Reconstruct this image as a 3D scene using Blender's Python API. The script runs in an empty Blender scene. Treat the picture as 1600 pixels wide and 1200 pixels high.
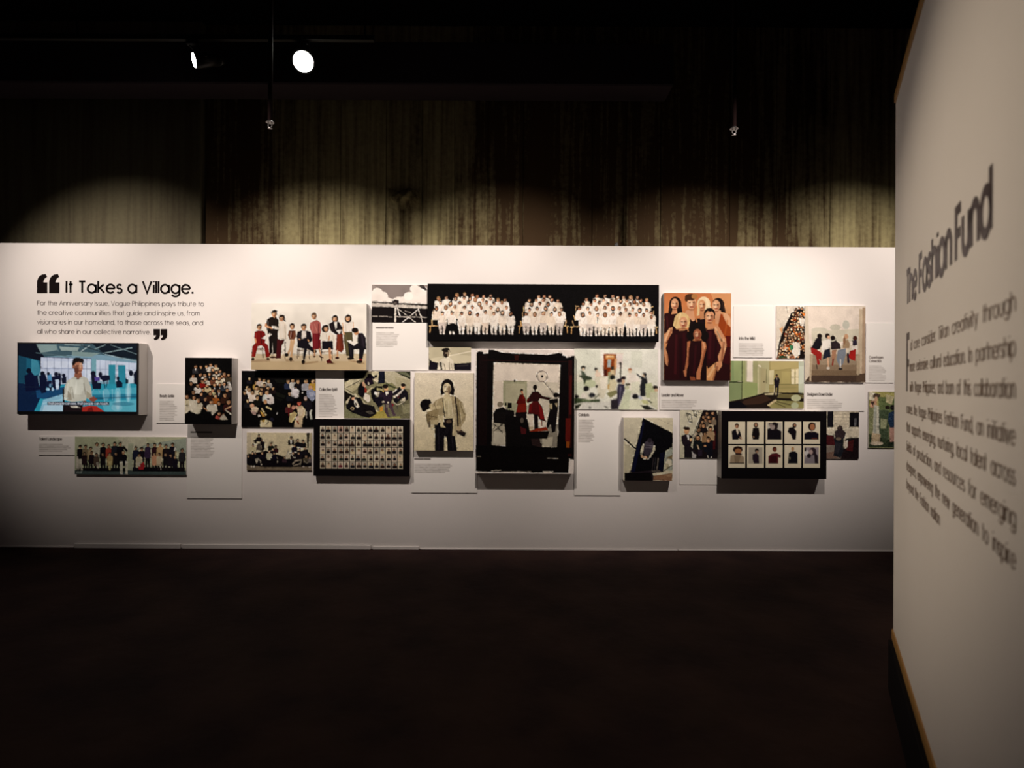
import bpy, bmesh, math, random
import numpy as np
from mathutils import Matrix, Vector

# ------------------------------------------------------------------ camera, world, lights, exposure
SC = bpy.context.scene
COL = SC.collection
F, D, EYE = 888.0, 4.6, 1.342           # focal length in pixels, distance to the white wall, eye height
RO = math.radians(0.29)
RIGHT = Vector((math.cos(RO), 0, math.sin(RO)))
UP = Vector((-math.sin(RO), 0, math.cos(RO)))
EYEP = Vector((0, -D, EYE))

cd = bpy.data.cameras.new('camera')
cd.sensor_width = 36.0
cd.lens = F / 1600 * 36
cd.clip_start = 0.02
cd.dof.use_dof = True
cd.dof.focus_distance = 4.6
cd.dof.aperture_fstop = 2.0
cam = bpy.data.objects.new('camera', cd)
COL.objects.link(cam)
cam.matrix_world = Matrix(((RIGHT.x, UP.x, 0, 0), (0, 0, -1, -D), (RIGHT.z, UP.z, 0, EYE), (0, 0, 0, 1)))
SC.camera = cam

w = bpy.data.worlds.new('world')
SC.world = w
w.use_nodes = True
bgn = w.node_tree.nodes['Background']
bgn.inputs[0].default_value = (0.055, 0.03, 0.045, 1)
bgn.inputs[1].default_value = 0.10

SC.view_settings.view_transform = 'Standard'
SC.view_settings.look = 'None'
SC.view_settings.gamma = 1.0
SC.view_settings.use_curve_mapping = False
SC.view_settings.exposure = -0.12

# ceiling spotlights washing the white wall (their track hangs above the top of the frame)
WASH = [(-3.65, 270, -3.4, 2.0, 60), (-1.95, 325, -1.75, 1.84, 66), (-0.15, 310, -0.1, 1.82, 66), (1.7, 325, 1.6, 1.82, 66), (3.3, 265, 3.0, 1.98, 61)]
for lx, en, ax, az, size in WASH:
    ld = bpy.data.lights.new('wall_wash_spot', 'SPOT')
    ld.energy = en
    ld.color = (1.0, 0.87, 0.765)
    ld.spot_size = math.radians(size)
    ld.spot_blend = 1.0
    ld.shadow_soft_size = 0.022
    lo = bpy.data.objects.new('wall_wash_spot', ld)
    COL.objects.link(lo)
    lo.location = (lx, -2.0, 3.28)
    lo.rotation_euler = (Vector((ax, 0, az)) - Vector(lo.location)).to_track_quat('-Z', 'Y').to_euler()

# spotlight high on the left, aimed at the angled panel (out of frame)
ld = bpy.data.lights.new('panel_spot', 'SPOT')
ld.energy = 430; ld.color = (1.0, 0.82, 0.61); ld.spot_size = math.radians(48); ld.spot_blend = 1.0; ld.shadow_soft_size = 0.05
lo = bpy.data.objects.new('panel_spot', ld); COL.objects.link(lo)
lo.location = (-2.6, -2.6, 3.9)
lo.rotation_euler = (Vector((1.4, -2.6, 1.38)) - Vector(lo.location)).to_track_quat('-Z', 'Y').to_euler()
lo.scale = (1.0, 0.55, 1.0)                # cone flattened to shape the light pool on the panel

# ------------------------------------------------------------------ small helpers
def ray(x, y):
    return RIGHT * ((x - 800) / F) + UP * ((600 - y) / F) + Vector((0, 1, 0))

def on(x, y, d=0.0):                     # the point seen at a photo pixel, d metres in front of the white wall
    return EYEP + ray(x, y) * (D - d)

def lin(c):
    c = np.asarray(c, dtype=float)
    return np.where(c <= 0.04045, c / 12.92, ((c + 0.055) / 1.055) ** 2.4)

def hexc(h):
    if len(h) == 3:
        h = h[0] * 2 + h[1] * 2 + h[2] * 2
    return np.array([int(h[i:i + 2], 16) / 255 for i in (0, 2, 4)], dtype=np.float32)

def tag(o, label, cat, group=None, kind=None):
    o['label'] = label
    if cat: o['category'] = cat
    if group: o['group'] = group
    if kind: o['kind'] = kind
    return o

def empty(name, loc):
    o = bpy.data.objects.new(name, None)
    o.empty_display_size = 0.05
    o.location = loc
    COL.objects.link(o)
    return o

def link(name, me, mat, parent=None, loc=(0, 0, 0)):
    o = bpy.data.objects.new(name, me)
    COL.objects.link(o)
    o.location = loc
    if mat and not me.materials: me.materials.append(mat)
    if parent: o.parent = parent
    return o

def mesh(name, bm):
    me = bpy.data.meshes.new(name)
    bm.to_mesh(me); bm.free()
    return me

def bx(bm, x0, y0, z0, x1, y1, z1, bev=0.0):
    r = bmesh.ops.create_cube(bm, size=1.0)
    vs = r['verts']
    bmesh.ops.scale(bm, vec=(x1 - x0, y1 - y0, z1 - z0), verts=vs)
    bmesh.ops.translate(bm, vec=((x0 + x1) / 2, (y0 + y1) / 2, (z0 + z1) / 2), verts=vs)
    if bev > 0:
        es = list({e for v in vs for e in v.link_edges})
        bmesh.ops.bevel(bm, geom=es, offset=bev, segments=1, affect='EDGES')

def tube(bm, p0, p1, r0, r1=None, n=16, caps=True):
    r1 = r0 if r1 is None else r1
    p0, p1 = Vector(p0), Vector(p1)
    ax = (p1 - p0)
    q = ax.to_track_quat('Z', 'Y').to_matrix().to_4x4()
    M = Matrix.Translation((p0 + p1) / 2) @ q
    bmesh.ops.create_cone(bm, cap_ends=caps, segments=n, radius1=r0, radius2=r1, depth=ax.length, matrix=M)

def smooth(me):
    for p in me.polygons: p.use_smooth = True
    return me

# ------------------------------------------------------------------ materials
def mat(name, col, rough=0.6, spec=0.3, metal=0.0, bump=None, vary=None, emit=None):
    m = bpy.data.materials.new(name)
    m.use_nodes = True
    nt = m.node_tree
    b = nt.nodes['Principled BSDF']
    b.inputs['Base Color'].default_value = (*col, 1)
    b.inputs['Roughness'].default_value = rough
    b.inputs['Specular IOR Level'].default_value = spec
    b.inputs['Metallic'].default_value = metal
    tc = nt.nodes.new('ShaderNodeTexCoord')
    if vary:                              # (scale, other colour, scale xyz)
        sc, c2, sv = vary
        mp = nt.nodes.new('ShaderNodeMapping'); mp.inputs['Scale'].default_value = sv
        nz = nt.nodes.new('ShaderNodeTexNoise'); nz.inputs['Scale'].default_value = sc; nz.inputs['Detail'].default_value = 6
        cr = nt.nodes.new('ShaderNodeValToRGB')
        cr.color_ramp.elements[0].position = 0.35; cr.color_ramp.elements[1].position = 0.65
        cr.color_ramp.elements[0].color = (*col, 1); cr.color_ramp.elements[1].color = (*c2, 1)
        nt.links.new(tc.outputs['Object'], mp.inputs[0]); nt.links.new(mp.outputs[0], nz.inputs['Vector'])
        nt.links.new(nz.outputs[0], cr.inputs[0]); nt.links.new(cr.outputs[0], b.inputs['Base Color'])
    if bump:
        n2 = nt.nodes.new('ShaderNodeTexNoise'); n2.inputs['Scale'].default_value = bump[0]; n2.inputs['Detail'].default_value = 5
        bp = nt.nodes.new('ShaderNodeBump'); bp.inputs['Strength'].default_value = bump[1]; bp.inputs['Distance'].default_value = 0.01
        nt.links.new(tc.outputs['Object'], n2.inputs['Vector'])
        nt.links.new(n2.outputs[0], bp.inputs['Height']); nt.links.new(bp.outputs[0], b.inputs['Normal'])
    if emit:
        b.inputs['Emission Color'].default_value = (*emit[0], 1)
        b.inputs['Emission Strength'].default_value = emit[1]
    return m

def print_mat(name, emission=0.0):
    m = bpy.data.materials.new(name)
    m.use_nodes = True
    nt = m.node_tree
    b = nt.nodes['Principled BSDF']
    at = nt.nodes.new('ShaderNodeAttribute'); at.attribute_name = 'ink'
    if emission:
        b.inputs['Base Color'].default_value = (0.004, 0.004, 0.004, 1)
        nt.links.new(at.outputs['Color'], b.inputs['Emission Color'])
        b.inputs['Emission Strength'].default_value = emission
        b.inputs['Roughness'].default_value = 0.25
    else:
        nt.links.new(at.outputs['Color'], b.inputs['Base Color'])
        b.inputs['Roughness'].default_value = 0.7
        b.inputs['Specular IOR Level'].default_value = 0.06
    return m

WHITE = (0.80, 0.765, 0.755)
M_WALL = mat('white_wall_paint', WHITE, 0.75, 0.2, bump=(60, 0.04), vary=(1.2, (0.77, 0.735, 0.72), (1, 1, 1)))
M_BOARD = mat('white_foam_board', (0.80, 0.765, 0.757), 0.65, 0.2)
M_CASE = mat('white_painted_box', (0.66, 0.63, 0.60), 0.6, 0.2)
M_BLACK = mat('black_card', (0.004, 0.003, 0.004), 0.8, 0.05)
M_BEZEL = mat('black_plastic', (0.008, 0.008, 0.01), 0.3, 0.4)
M_VINYL = mat('black_vinyl', (0.008, 0.005, 0.005), 0.8, 0.05)
M_VINYL2 = mat('grey_vinyl', (0.16, 0.14, 0.14), 0.5, 0.3)
M_PVINYL = mat('dark_panel_vinyl', (0.03, 0.012, 0.014), 0.5, 0.3)
M_PVINYL2 = mat('brown_panel_vinyl', (0.20, 0.14, 0.11), 0.5, 0.3)
M_METAL = mat('dark_metal', (0.02, 0.018, 0.018), 0.45, 0.4, 0.6)
M_CHROME = mat('bright_metal', (0.25, 0.24, 0.24), 0.4, 0.4, 1.0)
M_PIPE = mat('red_brown_pipe', (0.008, 0.003, 0.003), 0.7, 0.1)
M_WOOD = mat('raw_wood', (0.42, 0.24, 0.07), 0.6, 0.2, vary=(4, (0.33, 0.17, 0.05), (1, 1, 14)))
M_CEIL = mat('black_ceiling', (0.010, 0.008, 0.010), 0.9, 0.1)
M_BEAM = mat('dark_beam', (0.03, 0.02, 0.026), 0.8, 0.2)
M_PLINTH = mat('black_plinth', (0.003, 0.002, 0.003), 0.8, 0.1)
M_PRINT = print_mat('photo_print')
M_SCREEN = print_mat('lit_screen', 0.74)

def concrete_mat(name, base, dark, streak, runs=None):
    m = bpy.data.materials.new(name); m.use_nodes = True
    nt = m.node_tree; N = nt.nodes; Lk = nt.links
    b = N['Principled BSDF']; b.inputs['Roughness'].default_value = 0.85; b.inputs['Specular IOR Level'].default_value = 0.15
    g = N.new('ShaderNodeNewGeometry')
    def noise(scale, sv, det, lo, hi):
        mp = N.new('ShaderNodeMapping'); mp.inputs['Scale'].default_value = sv
        nz = N.new('ShaderNodeTexNoise'); nz.inputs['Scale'].default_value = scale; nz.inputs['Detail'].default_value = det
        mr = N.new('ShaderNodeMapRange'); mr.inputs['From Min'].default_value = lo; mr.inputs['From Max'].default_value = hi
        Lk.new(g.outputs['Position'], mp.inputs[0]); Lk.new(mp.outputs[0], nz.inputs['Vector']); Lk.new(nz.outputs[0], mr.inputs[0])
        return mr.outputs[0], nz.outputs[0]
    s1, _ = noise(26.0, (1, 1, 0.035), 8, 0.42, 0.66)     # fine vertical drip streaks
    s2, _ = noise(3.2, (1, 1, 0.16), 5, 0.46, 0.62)       # broad dirty runs
    s3, n3 = noise(30.0, (1, 1, 1), 6, 0.35, 0.7)
    m1 = N.new('ShaderNodeMath'); m1.operation = 'MULTIPLY'; m1.inputs[1].default_value = streak; Lk.new(s1, m1.inputs[0])
    m2 = N.new('ShaderNodeMath'); m2.operation = 'MULTIPLY'; m2.inputs[1].default_value = streak * 0.6; Lk.new(s2, m2.inputs[0])
    ad = N.new('ShaderNodeMath'); ad.operation = 'ADD'; ad.use_clamp = True; Lk.new(m1.outputs[0], ad.inputs[0]); Lk.new(m2.outputs[0], ad.inputs[1])
    if runs:                              # (x, amount) pairs: where soot and rust have run down the wall
        sx = N.new('ShaderNodeSeparateXYZ'); Lk.new(g.outputs['Position'], sx.inputs[0])
        w1, _ = noise(7.0, (1, 1, 0.5), 5, 0.0, 1.0)
        jx = N.new('ShaderNodeMath'); jx.operation = 'MULTIPLY_ADD'; jx.inputs[1].default_value = 0.5; Lk.new(w1, jx.inputs[0]); Lk.new(sx.outputs[0], jx.inputs[2])
        x0, x1 = runs[0][0], runs[-1][0]
        mr = N.new('ShaderNodeMapRange'); mr.inputs['From Min'].default_value = x0 + .25; mr.inputs['From Max'].default_value = x1 + .25; Lk.new(jx.outputs[0], mr.inputs[0])
        cr = N.new('ShaderNodeValToRGB'); el = cr.color_ramp.elements
        for k, (x, v) in enumerate(runs):
            e = el[0] if k == 0 else el[1] if k == 1 else el.new((x - x0) / (x1 - x0))
            e.position = (x - x0) / (x1 - x0); e.color = (v, v, v, 1)
        Lk.new(mr.outputs[0], cr.inputs[0])
        a2 = N.new('ShaderNodeMath'); a2.operation = 'ADD'; a2.use_clamp = True; Lk.new(ad.outputs[0], a2.inputs[0]); Lk.new(cr.outputs[0], a2.inputs[1]); ad = a2
    m3 = N.new('ShaderNodeMath'); m3.operation = 'MULTIPLY_ADD'; m3.inputs[1].default_value = 0.22; m3.use_clamp = True
    Lk.new(s3, m3.inputs[0]); Lk.new(ad.outputs[0], m3.inputs[2])
    mx = N.new('ShaderNodeMix'); mx.data_type = 'RGBA'
    mx.inputs['A'].default_value = (*base, 1); mx.inputs['B'].default_value = (*dark, 1)
    Lk.new(m3.outputs[0], mx.inputs['Factor']); Lk.new(mx.outputs['Result'], b.inputs['Base Color'])
    bp = N.new('ShaderNodeBump'); bp.inputs['Strength'].default_value = 0.5; bp.inputs['Distance'].default_value = 0.01
    Lk.new(n3, bp.inputs['Height']); Lk.new(bp.outputs[0], b.inputs['Normal'])
    return m

def _bx(px): return EYEP.x + ray(px, 350).x * (D + 0.42)
RUNS = [(_bx(px), v) for px, v in ((318, .75), (400, .7), (450, .3), (530, .0), (690, .0), (740, .35), (790, .72), (1120, .74), (1180, .45), (1260, .5), (1310, .0), (1420, .0))]
M_CONC = concrete_mat('stained_concrete', (0.50, 0.44, 0.23), (0.075, 0.045, 0.022), 0.5, RUNS)
M_CONC2 = concrete_mat('smooth_concrete', (0.19, 0.17, 0.105), (0.11, 0.09, 0.06), 0.5)
M_FLOOR = mat('dark_concrete_floor', (0.022, 0.010, 0.010), 0.8, 0.10, bump=(14, 0.35), vary=(2.6, (0.044, 0.022, 0.018), (1, 1, 1)))
# ------------------------------------------------------------------ lettering: a geometric single-stroke alphabet
def arc(cx, cy, rx, ry, a0, a1, n=14):
    return [(cx + rx * math.cos(math.radians(a0 + (a1 - a0) * i / n)), cy + ry * math.sin(math.radians(a0 + (a1 - a0) * i / n))) for i in range(n + 1)]
def ci(cx=.34, cy=.36, r=.34, ry=.36): return arc(cx, cy, r, ry, 0, 360, 24)
G = {
 'a': (.68, [ci(), [(.68, .72), (.68, 0)]]), 'b': (.68, [[(0, 1.02), (0, 0)], ci()]), 'c': (.6, [arc(.34, .36, .34, .36, 45, 315)]),
 'd': (.68, [ci(), [(.68, 1.02), (.68, 0)]]), 'e': (.68, [[(0, .37), (.68, .37)], arc(.34, .36, .34, .36, 2, 318)]),
 'f': (.32, [arc(.32, .82, .2, .2, 90, 180) + [(.12, 0)], [(0, .70), (.32, .70)]]),
 'g': (.68, [ci(), [(.68, .72)] + arc(.34, .0, .34, .28, 0, -150)]), 'h': (.58, [[(0, 1.02), (0, 0)], arc(.29, .43, .29, .29, 180, 0) + [(.58, 0)]]),
 'i': (0, [[(0, .72), (0, 0)], [(0, .93), (0, 1.02)]]), 'j': (.1, [[(.1, .72), (.1, -.2), (0, -.27)], [(.1, .93), (.1, 1.02)]]),
 'k': (.5, [[(0, 1.02), (0, 0)], [(.46, .72), (.02, .32)], [(.14, .43), (.5, 0)]]), 'l': (0, [[(0, 1.02), (0, 0)]]),
 'm': (.9, [[(0, .72), (0, 0)], arc(.225, .49, .225, .23, 180, 0) + [(.45, 0)], arc(.675, .49, .225, .23, 180, 0) + [(.9, 0)]]),
 'n': (.56, [[(0, .72), (0, 0)], arc(.28, .44, .28, .28, 180, 0) + [(.56, 0)]]), 'o': (.7, [ci(.35, .36, .35)]),
 'p': (.68, [[(0, .72), (0, -.28)], ci()]), 'q': (.68, [ci(), [(.68, .72), (.68, -.28)]]), 'r': (.28, [[(0, .72), (0, 0)], arc(.26, .46, .26, .26, 180, 80)]),
 's': (.4, [arc(.2, .53, .18, .18, 30, 250, 10) + arc(.2, .19, .2, .19, 75, -150, 10)]), 't': (.32, [[(.14, 1.0), (.14, 0)], [(0, .70), (.32, .70)]]),
 'u': (.56, [[(0, .72)] + arc(.28, .28, .28, .28, 180, 360) + [(.56, .72)], [(.56, .72), (.56, 0)]]), 'v': (.56, [[(0, .72), (.28, 0), (.56, .72)]]),
 'w': (.86, [[(0, .72), (.22, 0), (.43, .68), (.64, 0), (.86, .72)]]), 'x': (.52, [[(0, .72), (.52, 0)], [(.52, .72), (0, 0)]]),
 'y': (.56, [[(0, .72), (.29, .02)], [(.56, .72), (.16, -.28)]]), 'z': (.46, [[(0, .69), (.46, .69), (0, .03), (.46, .03)]]),
 'A': (.78, [[(0, 0), (.39, 1), (.78, 0)], [(.14, .32), (.64, .32)]]), 'B': (.5, [[(0, 0), (0, 1)], [(0, .97), (.22, .97)] + arc(.22, .75, .22, .22, 90, -90) + [(0, .53)], [(0, .03), (.25, .03)] + arc(.25, .28, .25, .25, -90, 90)]),
 'C': (.86, [arc(.5, .5, .5, .5, 45, 315)]), 'D': (.7, [[(0, .03), (0, .97), (.2, .97)] + arc(.22, .5, .48, .47, 90, -90) + [(0, .03)]]), 'E': (.46, [[(.46, .97), (0, .97), (0, .03), (.46, .03)], [(0, .52), (.42, .52)]]),
 'F': (.46, [[(.46, .97), (0, .97), (0, 0)], [(0, .5), (.42, .5)]]), 'I': (0, [[(0, 0), (0, 1)]]), 'J': (.36, [[(.36, 1), (.36, .2)] + arc(.17, .2, .19, .2, 0, -170)]),
 'L': (.4, [[(0, 1), (0, .03), (.4, .03)]]), 'M': (.8, [[(0, 0), (.08, 1), (.4, .2), (.72, 1), (.8, 0)]]), 'P': (.48, [[(0, 0), (0, .97), (.22, .97)] + arc(.24, .73, .24, .24, 90, -90) + [(0, .49)]]),
 'S': (.46, [arc(.23, .74, .2, .24, 30, 260, 10) + arc(.23, .26, .23, .26, 80, -150, 10)]), 'T': (.52, [[(0, .97), (.52, .97)], [(.26, .97), (.26, 0)]]),
 'U': (.6, [[(0, 1), (0, .3)] + arc(.3, .3, .3, .3, 180, 360) + [(.6, 1)]]), 'V': (.72, [[(0, 1), (.36, 0), (.72, 1)]]), 'W': (1.0, [[(0, 1), (.26, 0), (.5, .9), (.74, 0), (1.0, 1)]]),
 '.': (.02, [[(.02, -.03), (.02, .13)]]), ',': (.05, [[(.05, .09), (0, -.12)]]),
}
def layout(txt, gap=.21, space=.34):
    x, out = 0.0, []
    for ch in txt:
        if ch == ' ':
            x += space; continue
        wd, st = G[ch]
        out.append((ch, x, st)); x += wd + gap
    return out, x - gap

def ribbon(bm, pts, hw, place, thick):
    """one stroke as a thin raised strip; place(u, v, t) gives the world point"""
    P = [Vector((p[0], p[1])) for p in pts]
    n = len(P); Lf, Rt = [], []
    for i in range(n):
        a = (P[i] - P[i - 1]).normalized() if i > 0 else None
        b = (P[i + 1] - P[i]).normalized() if i < n - 1 else None
        if a is None: a = b
        if b is None: b = a
        t = a + b
        t = t.normalized() if t.length > 1e-4 else a
        nr = Vector((-t.y, t.x))
        k = hw / max(0.5, abs(nr.dot(Vector((-b.y, b.x)))))
        Lf.append(P[i] + nr * k); Rt.append(P[i] - nr * k)
    rows = []
    for l, r in zip(Lf, Rt):
        rows.append([bm.verts.new(place(l.x, l.y, thick)), bm.verts.new(place(r.x, r.y, thick)), bm.verts.new(place(r.x, r.y, 0)), bm.verts.new(place(l.x, l.y, 0))])
    for i in range(n - 1):
        for k in (0, 1, 3):
            j = (k + 1) % 4
            bm.faces.new((rows[i][k], rows[i][j], rows[i + 1][j], rows[i + 1][k]))
    bm.faces.new(rows[0][::-1]); bm.faces.new(rows[-1])

# ------------------------------------------------------------------ painter: prints are drawn by code and carried as ink on a fine mesh
SS = 3
class Canvas:
    def __init__(s, x0, y0, x1, y1, bg='fff'):
        s.r = (x0, y0, x1, y1)
        s.w, s.h = max(4, int(round((x1 - x0) * SS)) // 2 * 2), max(4, int(round((y1 - y0) * SS)) // 2 * 2)
        s.im = np.empty((s.h, s.w, 3), np.float32); s.im[:] = hexc(bg)
        s.o = (0, 0, 1)
        s.rng = np.random.default_rng(int(x0 * 7 + y0 * 13) % 99991)
    def fr(s, ox, oy, sc): s.o = (ox, oy, sc); return s
    def tp(s, pts):
        ox, oy, sc = s.o
        a = np.array(pts, dtype=float).reshape(-1, 2)
        return np.stack([(ox + a[:, 0] * sc - s.r[0]) * SS, (oy + a[:, 1] * sc - s.r[1]) * SS], 1)
    def box(s, x0, y0, x1, y1):
        a, b = max(0, int(math.floor(x0)) - 1), min(s.w, int(math.ceil(x1)) + 2)
        c, d = max(0, int(math.floor(y0)) - 1), min(s.h, int(math.ceil(y1)) + 2)
        if a >= b or c >= d: return None
        X, Y = np.meshgrid(np.arange(a, b) + .5, np.arange(c, d) + .5)
        return a, b, c, d, X, Y
    def put(s, q, m, col, al=1.0):
        a, b, c, d = q[:4]
        k = (m * al)[..., None].astype(np.float32)
        s.im[c:d, a:b] = s.im[c:d, a:b] * (1 - k) + hexc(col) * k
    def P(s, col, pts, al=1.0):
        p = s.tp(pts)
        q = s.box(p[:, 0].min(), p[:, 1].min(), p[:, 0].max(), p[:, 1].max())
        if q is None: return
        X, Y = q[4], q[5]; ins = np.zeros(X.shape, bool); n = len(p)
        for i in range(n):
            x1, y1 = p[i]; x2, y2 = p[(i + 1) % n]
            if y1 == y2: continue
            ins ^= ((y1 > Y) != (y2 > Y)) & (X < (x2 - x1) * (Y - y1) / (y2 - y1) + x1)
        s.put(q, ins.astype(np.float32), col, al)
    def E(s, col, cx, cy, rx, ry, rot=0, al=1.0):
        (px, py), = s.tp([cx, cy]); k = s.o[2] * SS; rx, ry = max(rx * k, .3), max(ry * k, .3); m = max(rx, ry)
        q = s.box(px - m, py - m, px + m, py + m)
        if q is None: return
        c, sn = math.cos(math.radians(rot)), math.sin(math.radians(rot))
        dx, dy = q[4] - px, q[5] - py
        u, v = (dx * c + dy * sn) / rx, (-dx * sn + dy * c) / ry
        d = np.sqrt(u * u + v * v)
        s.put(q, np.clip((1 - d) * min(rx, ry) + .5, 0, 1), col, al)
    def L(s, col, wd, pts, al=1.0):
        p = s.tp(pts); hw = max(.35, wd * s.o[2] * SS / 2)
        q = s.box(p[:, 0].min() - hw, p[:, 1].min() - hw, p[:, 0].max() + hw, p[:, 1].max() + hw)
        if q is None: return
        best = np.full(q[4].shape, 1e9)
        for i in range(len(p) - 1):
            ax, ay = p[i]; dx, dy = p[i + 1] - p[i]; l2 = dx * dx + dy * dy + 1e-9
            t = np.clip(((q[4] - ax) * dx + (q[5] - ay) * dy) / l2, 0, 1)
            best = np.minimum(best, np.hypot(q[4] - ax - t * dx, q[5] - ay - t * dy))
        s.put(q, np.clip(hw - best + .5, 0, 1), col, al)
    def grad(s, c0, c1, y0, y1):
        y = (np.arange(s.h) / SS + s.r[1]); t = np.clip((y - y0) / (y1 - y0), 0, 1)[:, None, None]
        s.im[:] = hexc(c0) * (1 - t) + hexc(c1) * t
    def blur(s, sg, box=None):
        sg *= SS; n = int(math.ceil(sg * 2.5)); k = np.exp(-np.arange(-n, n + 1) ** 2 / (2 * sg * sg)); k /= k.sum()
        im = np.pad(s.im, ((n, n), (n, n), (0, 0)), 'edge')
        im = sum(k[i] * im[i:i + s.h] for i in range(2 * n + 1))
        s.im = sum(k[i] * im[:, i:i + s.w] for i in range(2 * n + 1)).astype(np.float32)
    def noise(s, amp, cell=2):
        n = s.rng.normal(0, amp, (s.h // cell + 2, s.w // cell + 2, 1)).astype(np.float32)
        s.im += np.repeat(np.repeat(n, cell, 0), cell, 1)[:s.h, :s.w]
        np.clip(s.im, 0, 1, out=s.im)
    def finish(s, warp=.4, sharp=.45, tone=.15):
        """photographic irregularity: edges wander, tones vary, fine contrast"""
        def field(cell, amp):
            gh, gw = s.h // cell + 3, s.w // cell + 3
            g = s.rng.normal(0, amp, (gh, gw)).astype(np.float32)
            yy, xx = np.arange(s.h) / cell, np.arange(s.w) / cell
            y0, x0 = yy.astype(int), xx.astype(int); fy, fx = (yy - y0)[:, None], (xx - x0)[None]
            fy, fx = fy * fy * (3 - 2 * fy), fx * fx * (3 - 2 * fx)
            return (g[y0][:, x0] * (1 - fy) * (1 - fx) + g[y0 + 1][:, x0] * fy * (1 - fx) + g[y0][:, x0 + 1] * (1 - fy) * fx + g[y0 + 1][:, x0 + 1] * fy * fx)
        l = s.im.mean(2); gy, gx = np.gradient(l); g = np.hypot(gx, gy)[..., None].repeat(3, 2)
        keep = s.im; s.im = g; s.blur(1.3); g = np.clip(s.im[..., 0] * 9 - .1, 0, 1); s.im = keep
        dx = (field(7, warp * SS * .6) + field(16, warp * SS * .6)) * g; dy = (field(7, warp * SS * .6) + field(16, warp * SS * .6)) * g
        Y, X = np.mgrid[0:s.h, 0:s.w]
        s.im = s.im[np.clip(np.rint(Y + dy), 0, s.h - 1).astype(int), np.clip(np.rint(X + dx), 0, s.w - 1).astype(int)]
        t = 1 + (field(5, tone) + field(11, tone * 1.2) - tone * .5) * g + field(30, tone * .15)
        s.im = np.clip(s.im * t[..., None], 0, 1)
        s.blur(.16)
        o = s.im.copy(); s.blur(1.0)
        s.im = np.clip(o + sharp * (o - s.im), 0, 1)
    def head(s, x, y, r, skin='d8a47c', hair='1a1210', long=0):
        if long: s.E(hair, x, y + r * .35, r * 1.15, r * 1.5)
        s.E(hair, x, y - r * .12, r * .92, r * 1.05)
        s.E(skin, x, y + r * .25, r * .76, r * .95)
        s.E(hair, x - r * .12, y - r * .62, r * .68, r * .36, -8)
        s.E('3a1c12', x + r * .45, y + r * .35, r * .3, r * .7, 0, .3); s.E('fff0dc', x - r * .2, y + r * .05, r * .34, r * .45, 0, .28)
        if r * s.o[2] > 2.2:
            s.L('3a2018', r * .14, [x - r * .5, y + r * .1, x - r * .2, y + r * .1], .7); s.L('3a2018', r * .14, [x + r * .2, y + r * .1, x + r * .5, y + r * .1], .7)
            s.L('7a3428', r * .16, [x - r * .22, y + r * .72, x + r * .22, y + r * .72], .7)
    def bust(s, x, y, r, cloth='222', skin='d8a47c', hair='1a1210', long=0, h=4.0, wd=2.0, shirt=None):
        s.P(cloth, [x - r * .5, y + r, x + r * .5, y + r, x + r * wd * .85, y + r * 1.5, x + r * wd, y + r * 2.4, x + r * wd * .9, y + r * h, x - r * wd * .9, y + r * h, x - r * wd, y + r * 2.4, x - r * wd * .85, y + r * 1.5])
        if shirt: s.P(shirt, [x - r * .45, y + r, x + r * .45, y + r, x, y + r * 3])
        s.P(skin, [x - r * .35, y + r * .6, x + r * .35, y + r * .6, x + r * .4, y + r * 1.3, x - r * .4, y + r * 1.3])
        s.head(x, y, r, skin, hair, long)
    def stand(s, x, y, r, hgt, cloth='222', legs='1a1a1c', skin='d8a47c', hair='1a1210', long=0):
        b = y + hgt; hip = y + hgt * .5
        s.P(legs, [x - r * 1.3, hip - r, x + r * 1.3, hip - r, x + r * 1.3, b, x + r * .3, b, x, hip + r * 1.6, x - r * .3, b, x - r * 1.3, b])
        s.P(cloth, [x - r * .6, y + r, x + r * .6, y + r, x + r * 1.8, y + r * 1.6, x + r * 2.1, hip, x + r * 1.3, hip + r * .4, x - r * 1.3, hip + r * .4, x - r * 2.1, hip, x - r * 1.8, y + r * 1.6])
        s.head(x, y, r, skin, hair, long)
    def text(s, txt, x, y, cap, fit=None, col='222', wt=.13, al=1.0):
        lay, wd = layout(txt); k = cap if fit is None else fit / wd
        for ch, gx, st in lay:
            for pl in st:
                s.L(col, cap * wt, [c for p in pl for c in (x + (gx + p[0]) * k, y - p[1] * cap)], al)
    def para(s, x, y, widths, lh, col='555', al=.6, wt=1.0):
        for i, wd in enumerate(widths):
            cx = x
            while cx < x + wd - 1:
                wl = min(float(s.rng.uniform(2, 7)), x + wd - cx)
                a2 = al * float(s.rng.uniform(.55, 1))
                s.L(col, wt, [cx, y + i * lh, cx + wl, y + i * lh], a2)
                cx += wl + 1.0
    def run(s, txt):
        for ln in txt.replace('\n', ';').split(';'):
            t = ln.split()
            if not t: continue
            op, col, v = t[0], t[1], [float(k) for k in t[2:]]
            if op == 'p': s.P(col, v, .4)
            elif op == 'e': s.E(col, *v[:4], v[4] if len(v) > 4 else 0, .4)
            elif op == 'l': s.L(col, v[0], v[1:], .4)
            elif op == 'P': s.P(col, v)
            elif op == 'E': s.E(col, *v)
            elif op == 'L': s.L(col, v[0], v[1:])
            elif op == 'R': s.P(col, [v[0], v[1], v[2], v[1], v[2], v[3], v[0], v[3]])
            elif op == 'H': c = col.split('/'); s.head(v[0], v[1], v[2], c[0], c[1], v[3] if len(v) > 3 else 0)
            elif op == 'B': c = col.split('/'); s.bust(v[0], v[1], v[2], c[0], c[1], c[2], *(v[3:]))
        return s
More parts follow.
